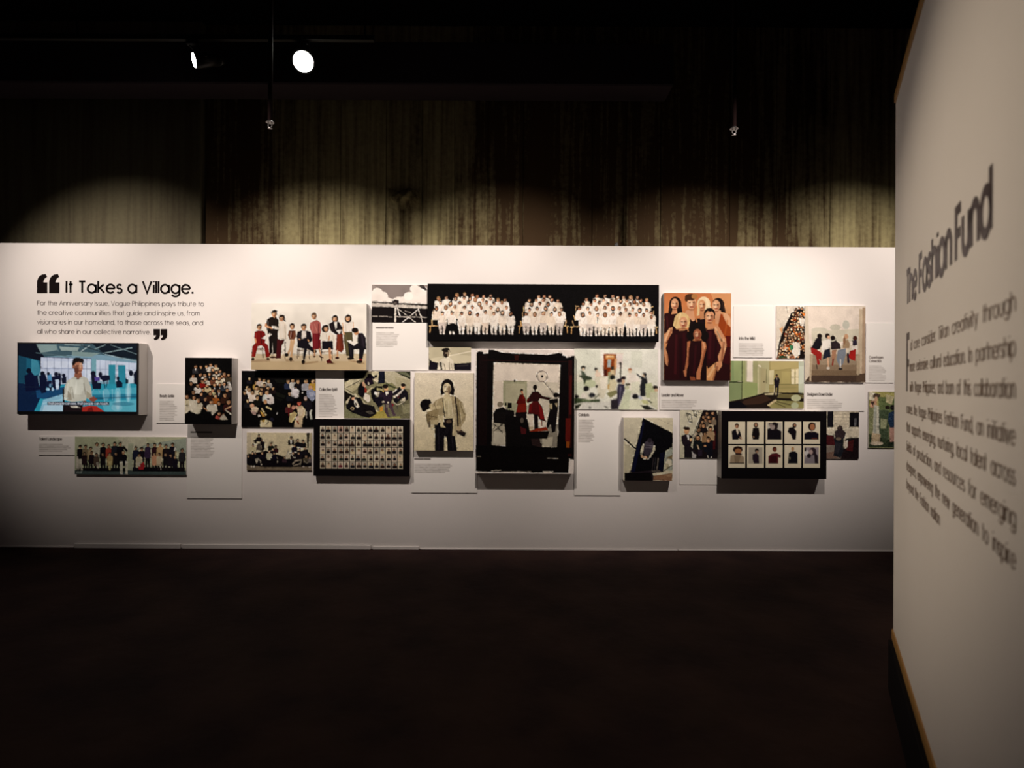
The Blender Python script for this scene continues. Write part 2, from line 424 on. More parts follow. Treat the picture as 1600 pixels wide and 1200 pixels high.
    def build(s, width, height, bright=0.86):
        """mesh in the XZ plane, facing -Y, centred, carrying the colours"""
        im = lin(np.clip(s.im, 0, 1)).astype(np.float32) * bright
        im = im.reshape(s.h // 2, 2, s.w // 2, 2, 3).mean((1, 3))
        h, w_ = im.shape[:2]
        xs = np.linspace(-width / 2, width / 2, w_ + 1); zs = np.linspace(height / 2, -height / 2, h + 1)
        pad = np.pad(im, ((1, 1), (1, 1), (0, 0)), 'edge')
        v = (pad[:-1, :-1] + pad[1:, :-1] + pad[:-1, 1:] + pad[1:, 1:]) / 4
        co = np.zeros((h + 1, w_ + 1, 3), np.float32); co[..., 0] = xs[None]; co[..., 2] = zs[:, None]
        idx = np.arange((h + 1) * (w_ + 1)).reshape(h + 1, w_ + 1)
        q = np.stack([idx[:-1, :-1], idx[1:, :-1], idx[1:, 1:], idx[:-1, 1:]], -1).reshape(-1, 4)
        me = bpy.data.meshes.new('print')
        me.vertices.add(co.shape[0] * co.shape[1]); me.vertices.foreach_set('co', co.ravel())
        me.loops.add(q.size); me.loops.foreach_set('vertex_index', q.ravel().astype(np.int32))
        me.polygons.add(len(q)); me.polygons.foreach_set('loop_start', np.arange(0, q.size, 4, dtype=np.int32))
        at = me.color_attributes.new('ink', 'FLOAT_COLOR', 'POINT')
        at.data.foreach_set('color', np.concatenate([v.reshape(-1, 3), np.ones((v.shape[0] * v.shape[1], 1), np.float32)], 1).ravel())
        me.update(calc_edges=True)
        return me

def wall_item(name, label, cat, cv, d, side, group=None, part='print', margin=0.0, mat_=None, fin=None):
    """a board or box of depth d on the white wall whose front face fills the canvas rectangle"""
    if part == 'print': cv.finish(*(fin or ()))
    x0, y0, x1, y1 = cv.r
    k = (D - d) / F
    c = on((x0 + x1) / 2, (y0 + y1) / 2, d)
    W, H = (x1 - x0) * k, (y1 - y0) * k
    e = empty(name, (c.x, 0, c.z))
    bm = bmesh.new(); bx(bm, -W / 2 - margin, -d, -H / 2 - margin, W / 2 + margin, -.0005, H / 2 + margin, min(0.0015, d * .2))
    link('box' if d > .03 else 'board', mesh('box', bm), side, e)
    link(part, cv.build(W, H), mat_ or M_PRINT, e, (0, -d - 0.0007, 0))
    tag(e, label, cat, group)
    return e
# ------------------------------------------------------------------ the setting
HW = 2.464
def struct(name, bm, m, label=None, parent=None):
    o = link(name, mesh(name, bm), m, parent)
    if parent is None:
        o['kind'] = 'structure'
        if label: o['label'] = label
    return o

bm = bmesh.new(); bx(bm, -7, -8.5, -0.1, 7, 1.2, 0)
struct('floor', bm, M_FLOOR, 'dark stained concrete floor of the gallery')
bm = bmesh.new(); bx(bm, -7, -8.5, 4.5, 7, 1.2, 4.6)
struct('ceiling', bm, M_CEIL, 'black ceiling of the gallery')
bm = bmesh.new(); bx(bm, -4.3, 0.0, 0.0, 4.3, 0.10, HW, 0.003)
wall = struct('wall_front', bm, M_WALL, 'long white free-standing exhibition wall')

# rough white skirting strips at the foot of the white wall
for i, (xa, xb, h, t) in enumerate([(-60, 116, .014, .008), (118, 283, .036, .016), (286, 580, .034, .014), (583, 655, .026, .012), (657, 1058, .012, .008), (1060, 1400, .012, .008)]):
    a, b = on(xa, 856).x, on(xb, 856).x
    bm = bmesh.new(); bx(bm, a, -t, 0.0, b, -0.0005, h, 0.002)
    o = struct('baseboard_front' if i == 0 else 'baseboard_front.%03d' % i, bm, M_WALL)
    o['label'] = ['shadowed skirting strip at the left end of the white wall', 'short white skirting strip below the wide group photo', 'long white skirting strip below the portrait grid',
                  'short stub of white skirting right of the long strip', 'thin skirting strip at the middle of the white wall', 'thin dark skirting strip at the right end of the white wall'][i]

# concrete wall behind, cast in vertical strips, with a smooth rendered bay at its left
YB = 0.42
bm = bmesh.new(); bx(bm, -7, YB + 0.02, 0, 7, 1.0, 4.5)
wb = struct('wall_back', bm, M_CONC, 'stained raw concrete wall rising behind the white wall')
def bxpos(px): return on(px, 350, -YB).x
edges = [320, 428, 532, 603, 659, 710, 762, 817, 925, 978, 1032, 1140, 1213, 1297, 1420, 1560]
rnd = random.Random(4)
for a, b in zip(edges[:-1], edges[1:]):
    bm = bmesh.new()
    pr = rnd.uniform(0.0, 0.006)
    bx(bm, bxpos(a) + .002, YB - pr, 1.2, bxpos(b) - .002, YB + .03, 4.5, 0.003)
    struct('concrete_strip', bm, M_CONC, parent=wb)
bm = bmesh.new(); bx(bm, -7, YB - .05, 1.2, bxpos(319), YB + .03, 4.5, 0.006)
struct('rendered_bay', bm, M_CONC2, parent=wb)['label'] = 'smooth rendered bay at the left of the concrete'
# rough patch left on the concrete above the white wall
bm = bmesh.new()
bmesh.ops.create_grid(bm, x_segments=22, y_segments=10, size=1)
pc = on(632, 312, -YB)
for v in bm.verts:
    u, q = v.co.x, v.co.y
    e = max(0.0, 1 - abs(u) ** 3) * max(0.0, 1 - abs(q) ** 2)
    hh = e * (0.035 + 0.018 * math.sin(u * 9 + 1) * math.cos(q * 5)) * (1.5 if q > -.25 else .35)
    v.co = (pc.x + u * .15, YB - .012 - hh, pc.z + q * .085 + .012 * math.sin(u * 5))
smooth(struct('concrete_lump', bm, M_CONC, parent=wb).data)

# dark beam under the ceiling
bm = bmesh.new(); bx(bm, -7, -0.35, 3.58, 1.2, -0.1, 3.90, 0.01)
struct('trim_1', bm, M_BEAM, 'dark beam below the ceiling behind the lamps')

# ------------------------------------------------------------------ lettering on the white wall
def words(lay_txt, per_letter, space=.34):
    """yields (name, [(x, strokes), ...]) for every letter or every word of a line"""
    lay, wd = layout(lay_txt, .2, space)
    if per_letter:
        return wd, [('letter', [(gx, st)]) for ch, gx, st in lay]
    out, n = [], 0
    for wrd in lay_txt.split(' '):
        out.append(('word', [(gx, st) for ch, gx, st in lay[n:n + len(wrd)]])); n += len(wrd)
    return wd, out

def wall_text(lines, root, per_letter, m, wt):
    for txt, xa, xb, yb, cap in lines:
        wd, items = words(txt, per_letter)
        p0, p1 = on(xa, yb), on(xb, yb)
        k = (p1.x - p0.x) / wd; capm = cap / F * D
        z0 = on((xa + xb) / 2, yb).z
        for nm, gl in items:
            bm = bmesh.new()
            for gx, st in gl:
                for pl in st:
                    ribbon(bm, [((gx + p[0]) * k, p[1] * capm) for p in pl], capm * wt / 2, lambda u, v, t: (p0.x + u - root.location.x, -0.0006 - t, z0 + v - root.location.z), 0.0008)
            link(nm, mesh(nm, bm), m, root)

r = empty('wall_headline', on(200, 458))
r.location.y = 0
wall_text([('It Takes a Village.', 104, 301, 457.8, 18.2)], r, True, M_VINYL, .165)
tag(r, 'black headline reading It Takes a Village on the white wall', 'lettering')
r = empty('wall_paragraph', on(188, 522)); r.location.y = 0
wall_text([('For the Anniversary Issue, Vogue Philippines pays tribute to', 58.5, 318.5, 477.6, 7), ('the creative communities that guide and inspire us, from', 58.5, 312, 492.4, 7),
           ('visionaries in our homeland, to those across the seas, and', 58.5, 317, 507.2, 7), ('all who share in our collective narrative.', 58.5, 235, 521.8, 7)], r, False, M_VINYL2, .115)
tag(r, 'four thin grey lines of introductory text below the headline', 'lettering')

def quote(name, label, boxes, flip):
    r = empty(name, on((boxes[0][0] + boxes[-1][2]) / 2, boxes[0][3])); r.location.y = 0
    outer = [(0, .56), (.03, .68), (.12, .80), (.28, .90), (.5, .97), (.84, 1.0)]
    inner = [(.62, .56), (.63, .62), (.67, .69), (.74, .75), (.84, .80), (.98, .85)]
    quads = [[(0, 0), (1, 0), (1, .56), (.62, .56), (0, .56)]] + [[outer[i], inner[i], inner[i + 1], outer[i + 1]] for i in range(5)]
    for x0, y0, x1, y1 in boxes:
        bm = bmesh.new()
        for q in quads:
            if flip: q = [(1 - u, 1 - v) for u, v in q]
            fr = []
            for dz in (-.0015, -.0006):
                ps = [on(x0 + u * (x1 - x0), y1 - v * (y1 - y0)) for u, v in q]
                fr.append([bm.verts.new((p.x - r.location.x, dz, p.z - r.location.z)) for p in ps])
            n = len(q); bm.faces.new(fr[0]); bm.faces.new(fr[1][::-1])
            for i in range(n): bm.faces.new((fr[0][(i + 1) % n], fr[0][i], fr[1][i], fr[1][(i + 1) % n]))
        link('comma', mesh('comma', bm), M_VINYL, r)
    tag(r, label, 'quotation mark')
quote('quotation_mark', 'large black opening quotation mark before the headline', [(58, 428, 74, 458.2), (77, 428, 93, 458.2)], False)
quote('quotation_mark', 'small black closing quotation mark at the end of the text', [(240, 514.2, 250, 531.5), (251, 514.2, 261.3, 531.5)], True)

# ------------------------------------------------------------------ angled white panel at the right
VPX = 1276.0
dirv = Vector(((VPX - 800) / F, 1.0, 0)).normalized()        # along the panel, away from the camera
PF = EYEP + ray(1397.5, 600) * 2.53                            # far end of the panel's face
PF.z = 0
nrm = Vector((-dirv.y, dirv.x, 0))                             # face normal, toward the room
PL, PT = 2.45, 0.05
rotz = math.atan2(dirv.y, dirv.x)
def panel_hit(x, y):
    d = ray(x, y); t = (PF - EYEP).dot(nrm) / d.dot(nrm)
    p = EYEP + d * t
    return (p - PF).dot(dirv), p.z                             # s (<= 0 toward the camera), height
ZT, ZB = panel_hit(1398, 157)[1], panel_hit(1400, 1008)[1]
pr_ = empty('text_panel', PF)
pr_.rotation_euler.z = rotz                                    # local +X along dirv, local +Y = face normal
bm = bmesh.new(); bx(bm, -PL, -PT, ZB, 0, 0, ZT, 0.002)
link('board', mesh('board', bm), M_WALL, pr_)
bm = bmesh.new(); bx(bm, -PL, -PT, ZT - .03, 0.0, .006, ZT + .012, 0.002)
link('top_batten', mesh('top_batten', bm), M_WOOD, pr_)['label'] = 'raw wooden batten along the top edge'
bm = bmesh.new(); bx(bm, -PL, -PT, ZB - .012, 0.0, .006, ZB + .03, 0.002)
link('bottom_batten', mesh('bottom_batten', bm), M_WOOD, pr_)['label'] = 'raw wooden batten along the bottom edge'
bm = bmesh.new(); bx(bm, -PL, -PT - .12, 0, -.02, .02, ZB - .012, 0.002)
link('plinth', mesh('plinth', bm), M_PLINTH, pr_)['label'] = 'black plinth under the panel'
tag(pr_, 'tall white angled panel with raw wooden edges beside the camera', 'panel')

def panel_text(name, label, lines, per_letter, m, wt):
    r = empty(name, PF); r.rotation_euler.z = rotz
    for txt, xa, xb, ya, cap in lines:
        s0, z0 = panel_hit(xa, ya)
        s1 = panel_hit(xb, ya)[0]
        wd, items = words(txt, per_letter, .34 if per_letter else .8)
        k = (s0 - s1) / max(wd, .01)
        for nm, gl in items:
            bm = bmesh.new()
            for gx, st in gl:
                for pl in st:
                    ribbon(bm, [((gx + p[0]) * k, p[1] * cap) for p in pl], cap * wt / 2, lambda u, v, t: (s0 - u, .0006 + t, z0 + v), .0008)
            bmesh.ops.recalc_face_normals(bm, faces=bm.faces[:])
            link(nm, mesh(nm, bm), m, r)
    tag(r, label, 'lettering')
panel_text('panel_headline', 'blurred headline reading The Fashion Fund on the angled panel', [('The Fashion Fund', 1417, 1548, 476, .125)], True, M_PVINYL, .2)
PLN = [('al core consider. Tiitan creativity through', 1423, 1587, 547.2), ('more extensive cultural education. In partnership', 1422, 1587, 580.5), ('with Vogue Philippines, and born of this collaboration', 1422, 1587, 611.8),
       ('comes the Vogue Philippines Fashion Fund, an initiative', 1417, 1587, 645.0), ('that supports emerging, nurturing, local talent across', 1417, 1587, 673.5), ('fields of production, and resources for emerging', 1417, 1588, 703.5),
       ('designers, empowering the new generation to inspire', 1417, 1588, 733.5), ('beyond the Fashion nation', 1417, 1469, 762.5)]
panel_text('panel_paragraph', 'eight blurred lines of brown text on the angled panel', [(a, b, c, d_, .036) for a, b, c, d_ in PLN], False, M_PVINYL2, .085)
panel_text('panel_drop_cap', 'tall black drop cap letter on the angled panel', [('F', 1417.3, 1420.5, 611.5, .215)], True, M_PVINYL, .13)

# ------------------------------------------------------------------ track, lamps, sprinklers
YT = -0.7
def at(px, py, y):                       # the point at a pixel on the vertical plane of that depth
    return EYEP + ray(px, py) * (D + y)
zt = at(474, 64, YT).z
bm = bmesh.new(); bx(bm, at(-90, 66, YT).x, YT - .018, zt, at(585, 66, YT).x, YT + .018, zt + .032, .003)
bx(bm, at(-90, 66, YT).x, YT - .006, zt + .032, at(585, 66, YT).x, YT + .006, zt + .04)
o = link('lamp_track', mesh('lamp_track', bm), M_METAL); tag(o, 'dark lamp track hung under the ceiling', 'track')
for px in (120, 570):
    bm = bmesh.new(); p = at(px, 66, YT); tube(bm, (p.x, YT, zt + .038), (p.x, YT, 4.5), .006, n=8)
    link('hanger', mesh('hanger', bm), M_METAL, o)

def spotlight(label, px, py, aim, rad, power, beam=0):
    p = at(px, py, YT)
    e = empty('track_spotlight', (p.x, YT, zt))
    dz = p.z - zt
    d = aim.normalized()
    c = Vector((0, 0, dz))                                    # centre of the lens relative to the track
    q = Matrix.Translation(c) @ d.to_track_quat('Z', 'Y').to_matrix().to_4x4()
    def P(x, y, z): return q @ Vector((x, y, z))
    bm = bmesh.new()
    tube(bm, P(0, 0, -.17), P(0, 0, -.012), rad * .75, rad * 1.18, n=28)
    tube(bm, P(0, 0, -.20), P(0, 0, -.17), rad * .5, rad * .75, n=28)
    link('housing', smooth(mesh('housing', bm)), M_METAL, e)
    for s in (-1, 1):
        bm = bmesh.new(); tube(bm, P(rad * 1.15 * s, 0, -.08), (rad * .5 * s, 0, -.03), .006, n=8)
        link('yoke_arm', mesh('yoke_arm', bm), M_METAL, e)
    bm = bmesh.new(); bx(bm, -.04, -.016, -.032, .04, .016, 0, .003)
    link('adapter', mesh('adapter', bm), M_METAL, e)
    bm = bmesh.new(); tube(bm, P(0, 0, -.013), P(0, 0, -.004), rad, rad * .96, n=28)
    link('lens', mesh('lens', bm), mat('lamp_lens', (.9, .9, .85), .3, .3, emit=((1, .97, .88), power)), e)['label'] = 'glowing lens'
    if beam:
        ld = bpy.data.lights.new('spotlight_beam', 'SPOT'); ld.energy = beam; ld.color = (1, .87, .70)
        ld.spot_size = math.radians(62); ld.spot_blend = 1; ld.shadow_soft_size = rad * .8
        lo = bpy.data.objects.new('spotlight_beam', ld); COL.objects.link(lo); lo.parent = e
        lo.location = P(0, 0, .03); lo.rotation_euler = (d.to_track_quat('-Z', 'Y')).to_euler()
    tag(e, label, 'spotlight')
spotlight('large bright spotlight shining straight at the camera', 474, 96, (EYEP + Vector((.3, 0, .3))) - at(474, 96, YT), .066, 30)
spotlight('small lit spotlight turned sideways at the left of the track', 301, 94, Vector((-.85, -.55, -.3)), .046, 9)

def sprinkler(label, px, py):
    y = -1.0
    p = at(px, py, y)
    e = empty('sprinkler_head', p)
    bm = bmesh.new(); tube(bm, (0, 0, .03), (0, 0, 4.5 - p.z), .014, n=12)
    link('drop_pipe', smooth(mesh('drop_pipe', bm)), M_PIPE, e)
    bm = bmesh.new(); tube(bm, (0, 0, .022), (0, 0, .034), .026, .015, n=20)
    link('escutcheon', mesh('escutcheon', bm), M_CHROME, e)
    for s in (-1, 1):
        bm = bmesh.new(); tube(bm, (s * .011, 0, .022), (s * .012, 0, 0), .0025, n=8); tube(bm, (s * .012, 0, 0), (0, 0, -.014), .0025, n=8)
        link('frame_arm', mesh('frame_arm', bm), M_CHROME, e)
    bm = bmesh.new(); tube(bm, (0, 0, -.016), (0, 0, -.013), .014, n=16)
    link('deflector', mesh('deflector', bm), M_CHROME, e)
    tag(e, label, 'sprinkler')
sprinkler('small sprinkler head on a drop pipe, below the lit spotlight', 422, 197)
sprinkler('small sprinkler head high above the orange backdrop photo', 1147, 207)

p = on(963, 383, -.03)
bm = bmesh.new(); bx(bm, -.016, -.012, 0, .016, .012, .022, .002); bx(bm, -.008, -.01, .02, .012, .01, .032, .002)
o = link('cable_clip', mesh('cable_clip', bm), M_BEZEL, None, (p.x, .03, HW - .0005)); tag(o, 'small black clip on top of the white wall', 'clip')
# ------------------------------------------------------------------ television
tv = Canvas(28.6, 537.5, 213.4, 643, '86a8b8').fr(20, 530, .14375)
tv.run('''P 46606a 40 40 1345 40 1345 235 950 165 600 175 300 195 60 170;P 0a1020 40 30 250 40 300 130 335 190 300 330 60 340
P 101c28 850 40 1345 40 1345 215 1150 190 980 150;P 8fa3a0 250 60 470 60 480 120 300 150;P a9b8b2 500 80 720 90 700 130 520 125;P 8da29e 640 130 950 150 850 190 640 180
L b4c2c0 12 740 130 830 70;L 93a8a8 10 880 110 1000 60;L 93a8a8 12 980 150 1290 90;L a8bcc0 10 1000 165 1340 235;L 5d7478 9 250 150 640 190;L 6f878a 8 470 60 490 130
L c2ccc4 7 560 60 760 66;L 26343c 8 740 66 1000 150;L 7d9294 8 1060 60 1345 160
P 1b5f78 140 200 290 235 300 340 240 480 140 470;P 17485f 60 180 145 200 145 480 60 500;P 3f8ba0 200 215 270 240 300 340 230 440 200 430
P d3d9ec 300 195 660 205 850 212 850 460 300 510;P d9e0f0 905 222 1340 255 1340 455 905 455;P 7fb0ba 850 208 905 218 905 485 850 460
P e4e8f6 330 240 640 240 640 310 330 310;P e6ebf6 780 240 840 240 840 450 780 450
L 6d7796 4 300 318 850 322;L 6d7796 3 372 198 372 480;L 6d7796 3 447 200 447 480;L 6d7796 3 525 200 525 480;L 6d7796 3 600 202 600 480;L 6d7796 3 800 210 800 450;L 404a64 5 302 196 850 212;L 6d7796 4 850 215 850 440
L 8b96b2 3 945 225 945 450;L 8b96b2 3 1005 230 1005 450;L 8b96b2 3 1060 232 1060 280;L 8b96b2 3 1125 240 1125 450;L 8b96b2 3 1260 250 1260 450;L 8b96b2 3 905 325 1340 330
P 2f93a8 1038 275 1112 275 1112 485 1040 485;P 2b8ca2 1140 280 1220 280 1226 485 1146 485
P 2f9db4 60 560 300 500 560 490 1345 478 1345 790 60 790;P 0b2040 60 480 260 500 350 540 300 640 230 790 60 790;P 184a74 250 560 560 520 560 620 330 650 260 640;P 8fc0d6 330 660 560 590 560 790 290 790;P b7d4e4 340 720 560 690 560 790 320 790
P 4fb0c4 850 560 1345 520 1345 600 860 620;P 257f9c 860 600 1345 590 1345 640 870 660;P 5eb6c8 960 680 1345 650 1345 790 1000 790
e c4e2ee 1140 640 36 130;e e2f4f8 1140 660 18 100;e d2ecf4 1255 570 32 110;e eef8fc 1255 570 16 90;e a4d0e0 1010 600 40 70;e b4dcea 1130 740 60 40;e 0e4a66 1200 700 120 20;e 0e4a66 930 640 60 14''')
tv.run('''E 060c20 172 345 26 30;P 081030 125 400 200 358 235 400 240 560 140 570;P 0a1434 230 400 265 390 290 540 240 560
E 0a1024 320 375 24 26;P 0a1230 285 400 350 380 370 440 360 580 310 590 290 540;P 5a96c0 372 385 415 380 425 450 380 470;E 141828 385 375 16 18;P 101a38 360 460 420 450 425 560 372 560
E 10142a 468 380 22 24;P 101432 420 410 520 390 522 500 500 540 430 540;P cfdcf0 458 440 500 440 500 545 470 550;E 10142a 505 385 14 16;E 101430 552 395 18 22;P 12182e 528 420 580 410 578 480 535 480
E a8d4ec 380 545 22 16;E b8d8f0 432 545 14 20;E 88b8d8 405 505 10 20;E 101428 870 370 26 26;P 14162e 850 390 900 385 920 470 860 480;P 5c4a9c 885 410 940 410 940 450 890 455;E 101428 950 380 20 24;P 12162e 930 400 990 390 1050 390 1055 440 980 460
P 0b1830 855 470 960 475 955 540 870 540;L 8fb4cc 6 880 545 860 580;L 8fb4cc 6 930 545 945 580;L 0c1c30 6 985 440 1000 530;L 0c1c30 5 1030 430 1015 520
E 07142a 1142 425 14 22;P 0a1830 1120 460 1150 440 1190 470 1188 520 1125 525;P dce8f2 1240 430 1320 400 1320 470 1250 480;E 0a1428 1282 365 22 32;P 0a1428 1310 380 1345 320 1345 490 1318 480;P 0e2c3c 1225 420 1255 440 1250 480 1225 480''')
tv.run('''P 120c10 540 540 560 540 565 790 545 790;P cdc7b6 665 405 745 395 810 425 850 520 860 620 900 650 850 660 800 640 790 670 640 680 555 660 560 520 590 450
P ded9c8 620 430 700 440 760 430 780 520 740 600 640 600 610 520;P a89e88 800 560 850 600 860 640 800 640;P a79c88 600 560 640 620 640 660 590 660;L b4ab96 8 620 520 640 650
P 9a5c44 672 360 745 360 752 405 710 430 665 405;E 16100f 705 250 58 50;E 16100f 665 275 22 45;E b97a5c 712 305 47 66;E 8e5440 690 340 22 34;E c98d6c 735 290 20 30;E a76d54 655 300 10 20
E 16100f 690 225 38 26;E 201614 740 232 28 24;L 3a1d16 5 695 288 715 286;L 3a1d16 5 738 286 756 286;L 8a4634 6 745 295 750 318;L 6a2c26 8 720 345 748 345;L 1d1412 6 690 430 715 432
P 8f4c3c 830 640 880 620 920 650 880 680 840 670;E 7e4438 780 690 30 20;P 1a1014 555 715 760 715 760 790 555 790;P b02c22 755 735 830 720 910 725 1005 790 750 790;P 7a1a18 820 750 860 730 880 790 800 790;P c9c0b0 620 725 690 722 740 745 640 745''')
tv.run('''l fff8e8 16 600 480 585 600;l 7a7060 14 640 520 660 640;l 7a7060 12 770 480 790 600;l fff8e8 20 690 470 680 580;e 3a1c14 690 330 26 50;e ffd8b8 738 280 16 30;l 2a3a44 8 100 520 300 520;l d8f0f8 10 980 560 1000 700;l d8f0f8 8 1080 540 1085 660;l 103040 10 900 640 1340 620;l 6ab8cc 8 880 700 1340 700;l dff 10 600 640 330 700;l 103a50 10 200 600 330 560''')
tv.blur(.4); tv.finish(.25, .5, .14)
tv.run('R 0e1526 375 680 1047 716')
tv.text('That people can see, that people can touch.', 383, 709, 24, 655, 'f4f6ff', .17)
tv.noise(.012)
x0, y0, x1, y1 = 27, 535.5, 215, 647.5
d = .118; k = (D - d) / F; c = on((x0 + x1) / 2, (y0 + y1) / 2, d)
W, H = (x1 - x0) * k, (y1 - y0) * k
e = empty('television', (c.x, 0, c.z))
bm = bmesh.new(); bx(bm, -W / 2, -d + .012, -H / 2 - .006, W / 2 + .006, -.0005, H / 2, .002)
link('casing', mesh('casing', bm), M_CASE, e)['label'] = 'white painted casing'
cs = on(sum(tv.r[::2]) / 2, sum(tv.r[1::2]) / 2, d) - c
w2, h2 = (tv.r[2] - tv.r[0]) * k, (tv.r[3] - tv.r[1]) * k
bm = bmesh.new()
for a in ((-W / 2, -H / 2, W / 2, cs.z - h2 / 2), (-W / 2, cs.z + h2 / 2, W / 2, H / 2), (-W / 2, cs.z - h2 / 2, cs.x - w2 / 2, cs.z + h2 / 2), (cs.x + w2 / 2, cs.z - h2 / 2, W / 2, cs.z + h2 / 2)):
    bx(bm, a[0], -d, a[1], a[2], -d + .012, a[3])
link('bezel', mesh('bezel', bm), M_BEZEL, e)
link('screen', tv.build(w2, h2, 1.0), M_SCREEN, e, (cs.x, -d + .0015, cs.z))['label'] = 'lit screen showing a seated person in a pale sweater'
tag(e, 'television in a white box showing an interview with a subtitle', 'television')

# ------------------------------------------------------------------ box prints
# tall crowd on black, beside the television
cv = Canvas(289, 559, 362, 663, '050405').fr(280, 550, .11669)
rows = '''220 195 22 2c2c30 w;288 195 20 141216 -;360 190 20 1e1c20 w;418 170 22 eee6da -;490 180 22 e2d6b8 -;445 235 22 2a2220 -;545 250 20 3a3a3a w;495 265 24 efe4d0 -;600 290 24 6a3a20 -;655 305 22 4c4030 -
190 320 24 d8cfc2 -;280 300 22 1a1616 -;340 305 22 e8e0d4 -;405 290 22 161418 w;455 345 24 7a4a34 -;565 320 22 e6dcc8 -;535 345 24 e4d8be -;355 365 24 e6d8c0 -;160 420 24 100e10 -;310 390 24 8a1a14 -
245 445 26 e2dcd4 -;375 440 26 dcc79c -;475 435 24 1e1a1c w;545 435 22 18161a w;600 420 24 2c3440 w;660 430 20 c9c4c0 -;320 500 24 141416 -;450 510 24 b8b088 -;530 515 24 15151a w;640 505 24 241a1a -
190 540 26 181416 -;295 560 22 241c20 -;415 550 26 3a1e14 -;490 590 24 a05a24 -;610 570 28 3a2016 -;105 595 28 cfc6a8 -;350 625 26 120e12 -;195 605 30 dad2ba -;255 640 30 d6ceb8 -;430 670 30 d2cbb8 -;530 680 26 121014 -;655 660 32 3a1818 -;535 820 24 a04a40 -;590 835 22 c8c0ae -'''
for it in rows.replace('\n', ';').split(';'):
    a = it.split(); x, y, r = map(float, a[:3])
    cv.bust(x, y, r, a[3], 'd9a276', '1a100c', int(x) % 2, 4.2, 2.1, 'f0e8e0' if a[4] == 'w' else None)
cv.run('''P d8d0b8 70 720 130 715 200 770 130 790 75 840;P dcd6c0 150 800 240 730 300 760 280 820 200 840;P e0dac8 130 640 240 650 235 770 150 790;L c98e62 14 210 840 280 850;L d29a70 14 330 740 375 785;P d6d0c0 400 700 500 700 515 790 440 850 430 800 400 790
P 050405 70 850 150 800 300 850 420 860 510 900 640 910 705 850 705 980 70 980;L d8a884 14 610 770 700 720;L cfc6b4 16 620 780 690 830;P c8c0ae 560 860 600 830 650 905 590 900;P d8d4cc 640 400 680 400 700 490 690 510 650 440;P e0d8c8 345 380 400 390 420 450 370 440''')
cv.noise(.02)
wall_item('group_photo', 'tall photo of a dressed-up crowd on black beside the television', 'photo', cv, .105, M_CASE, 'photographs on the white wall')

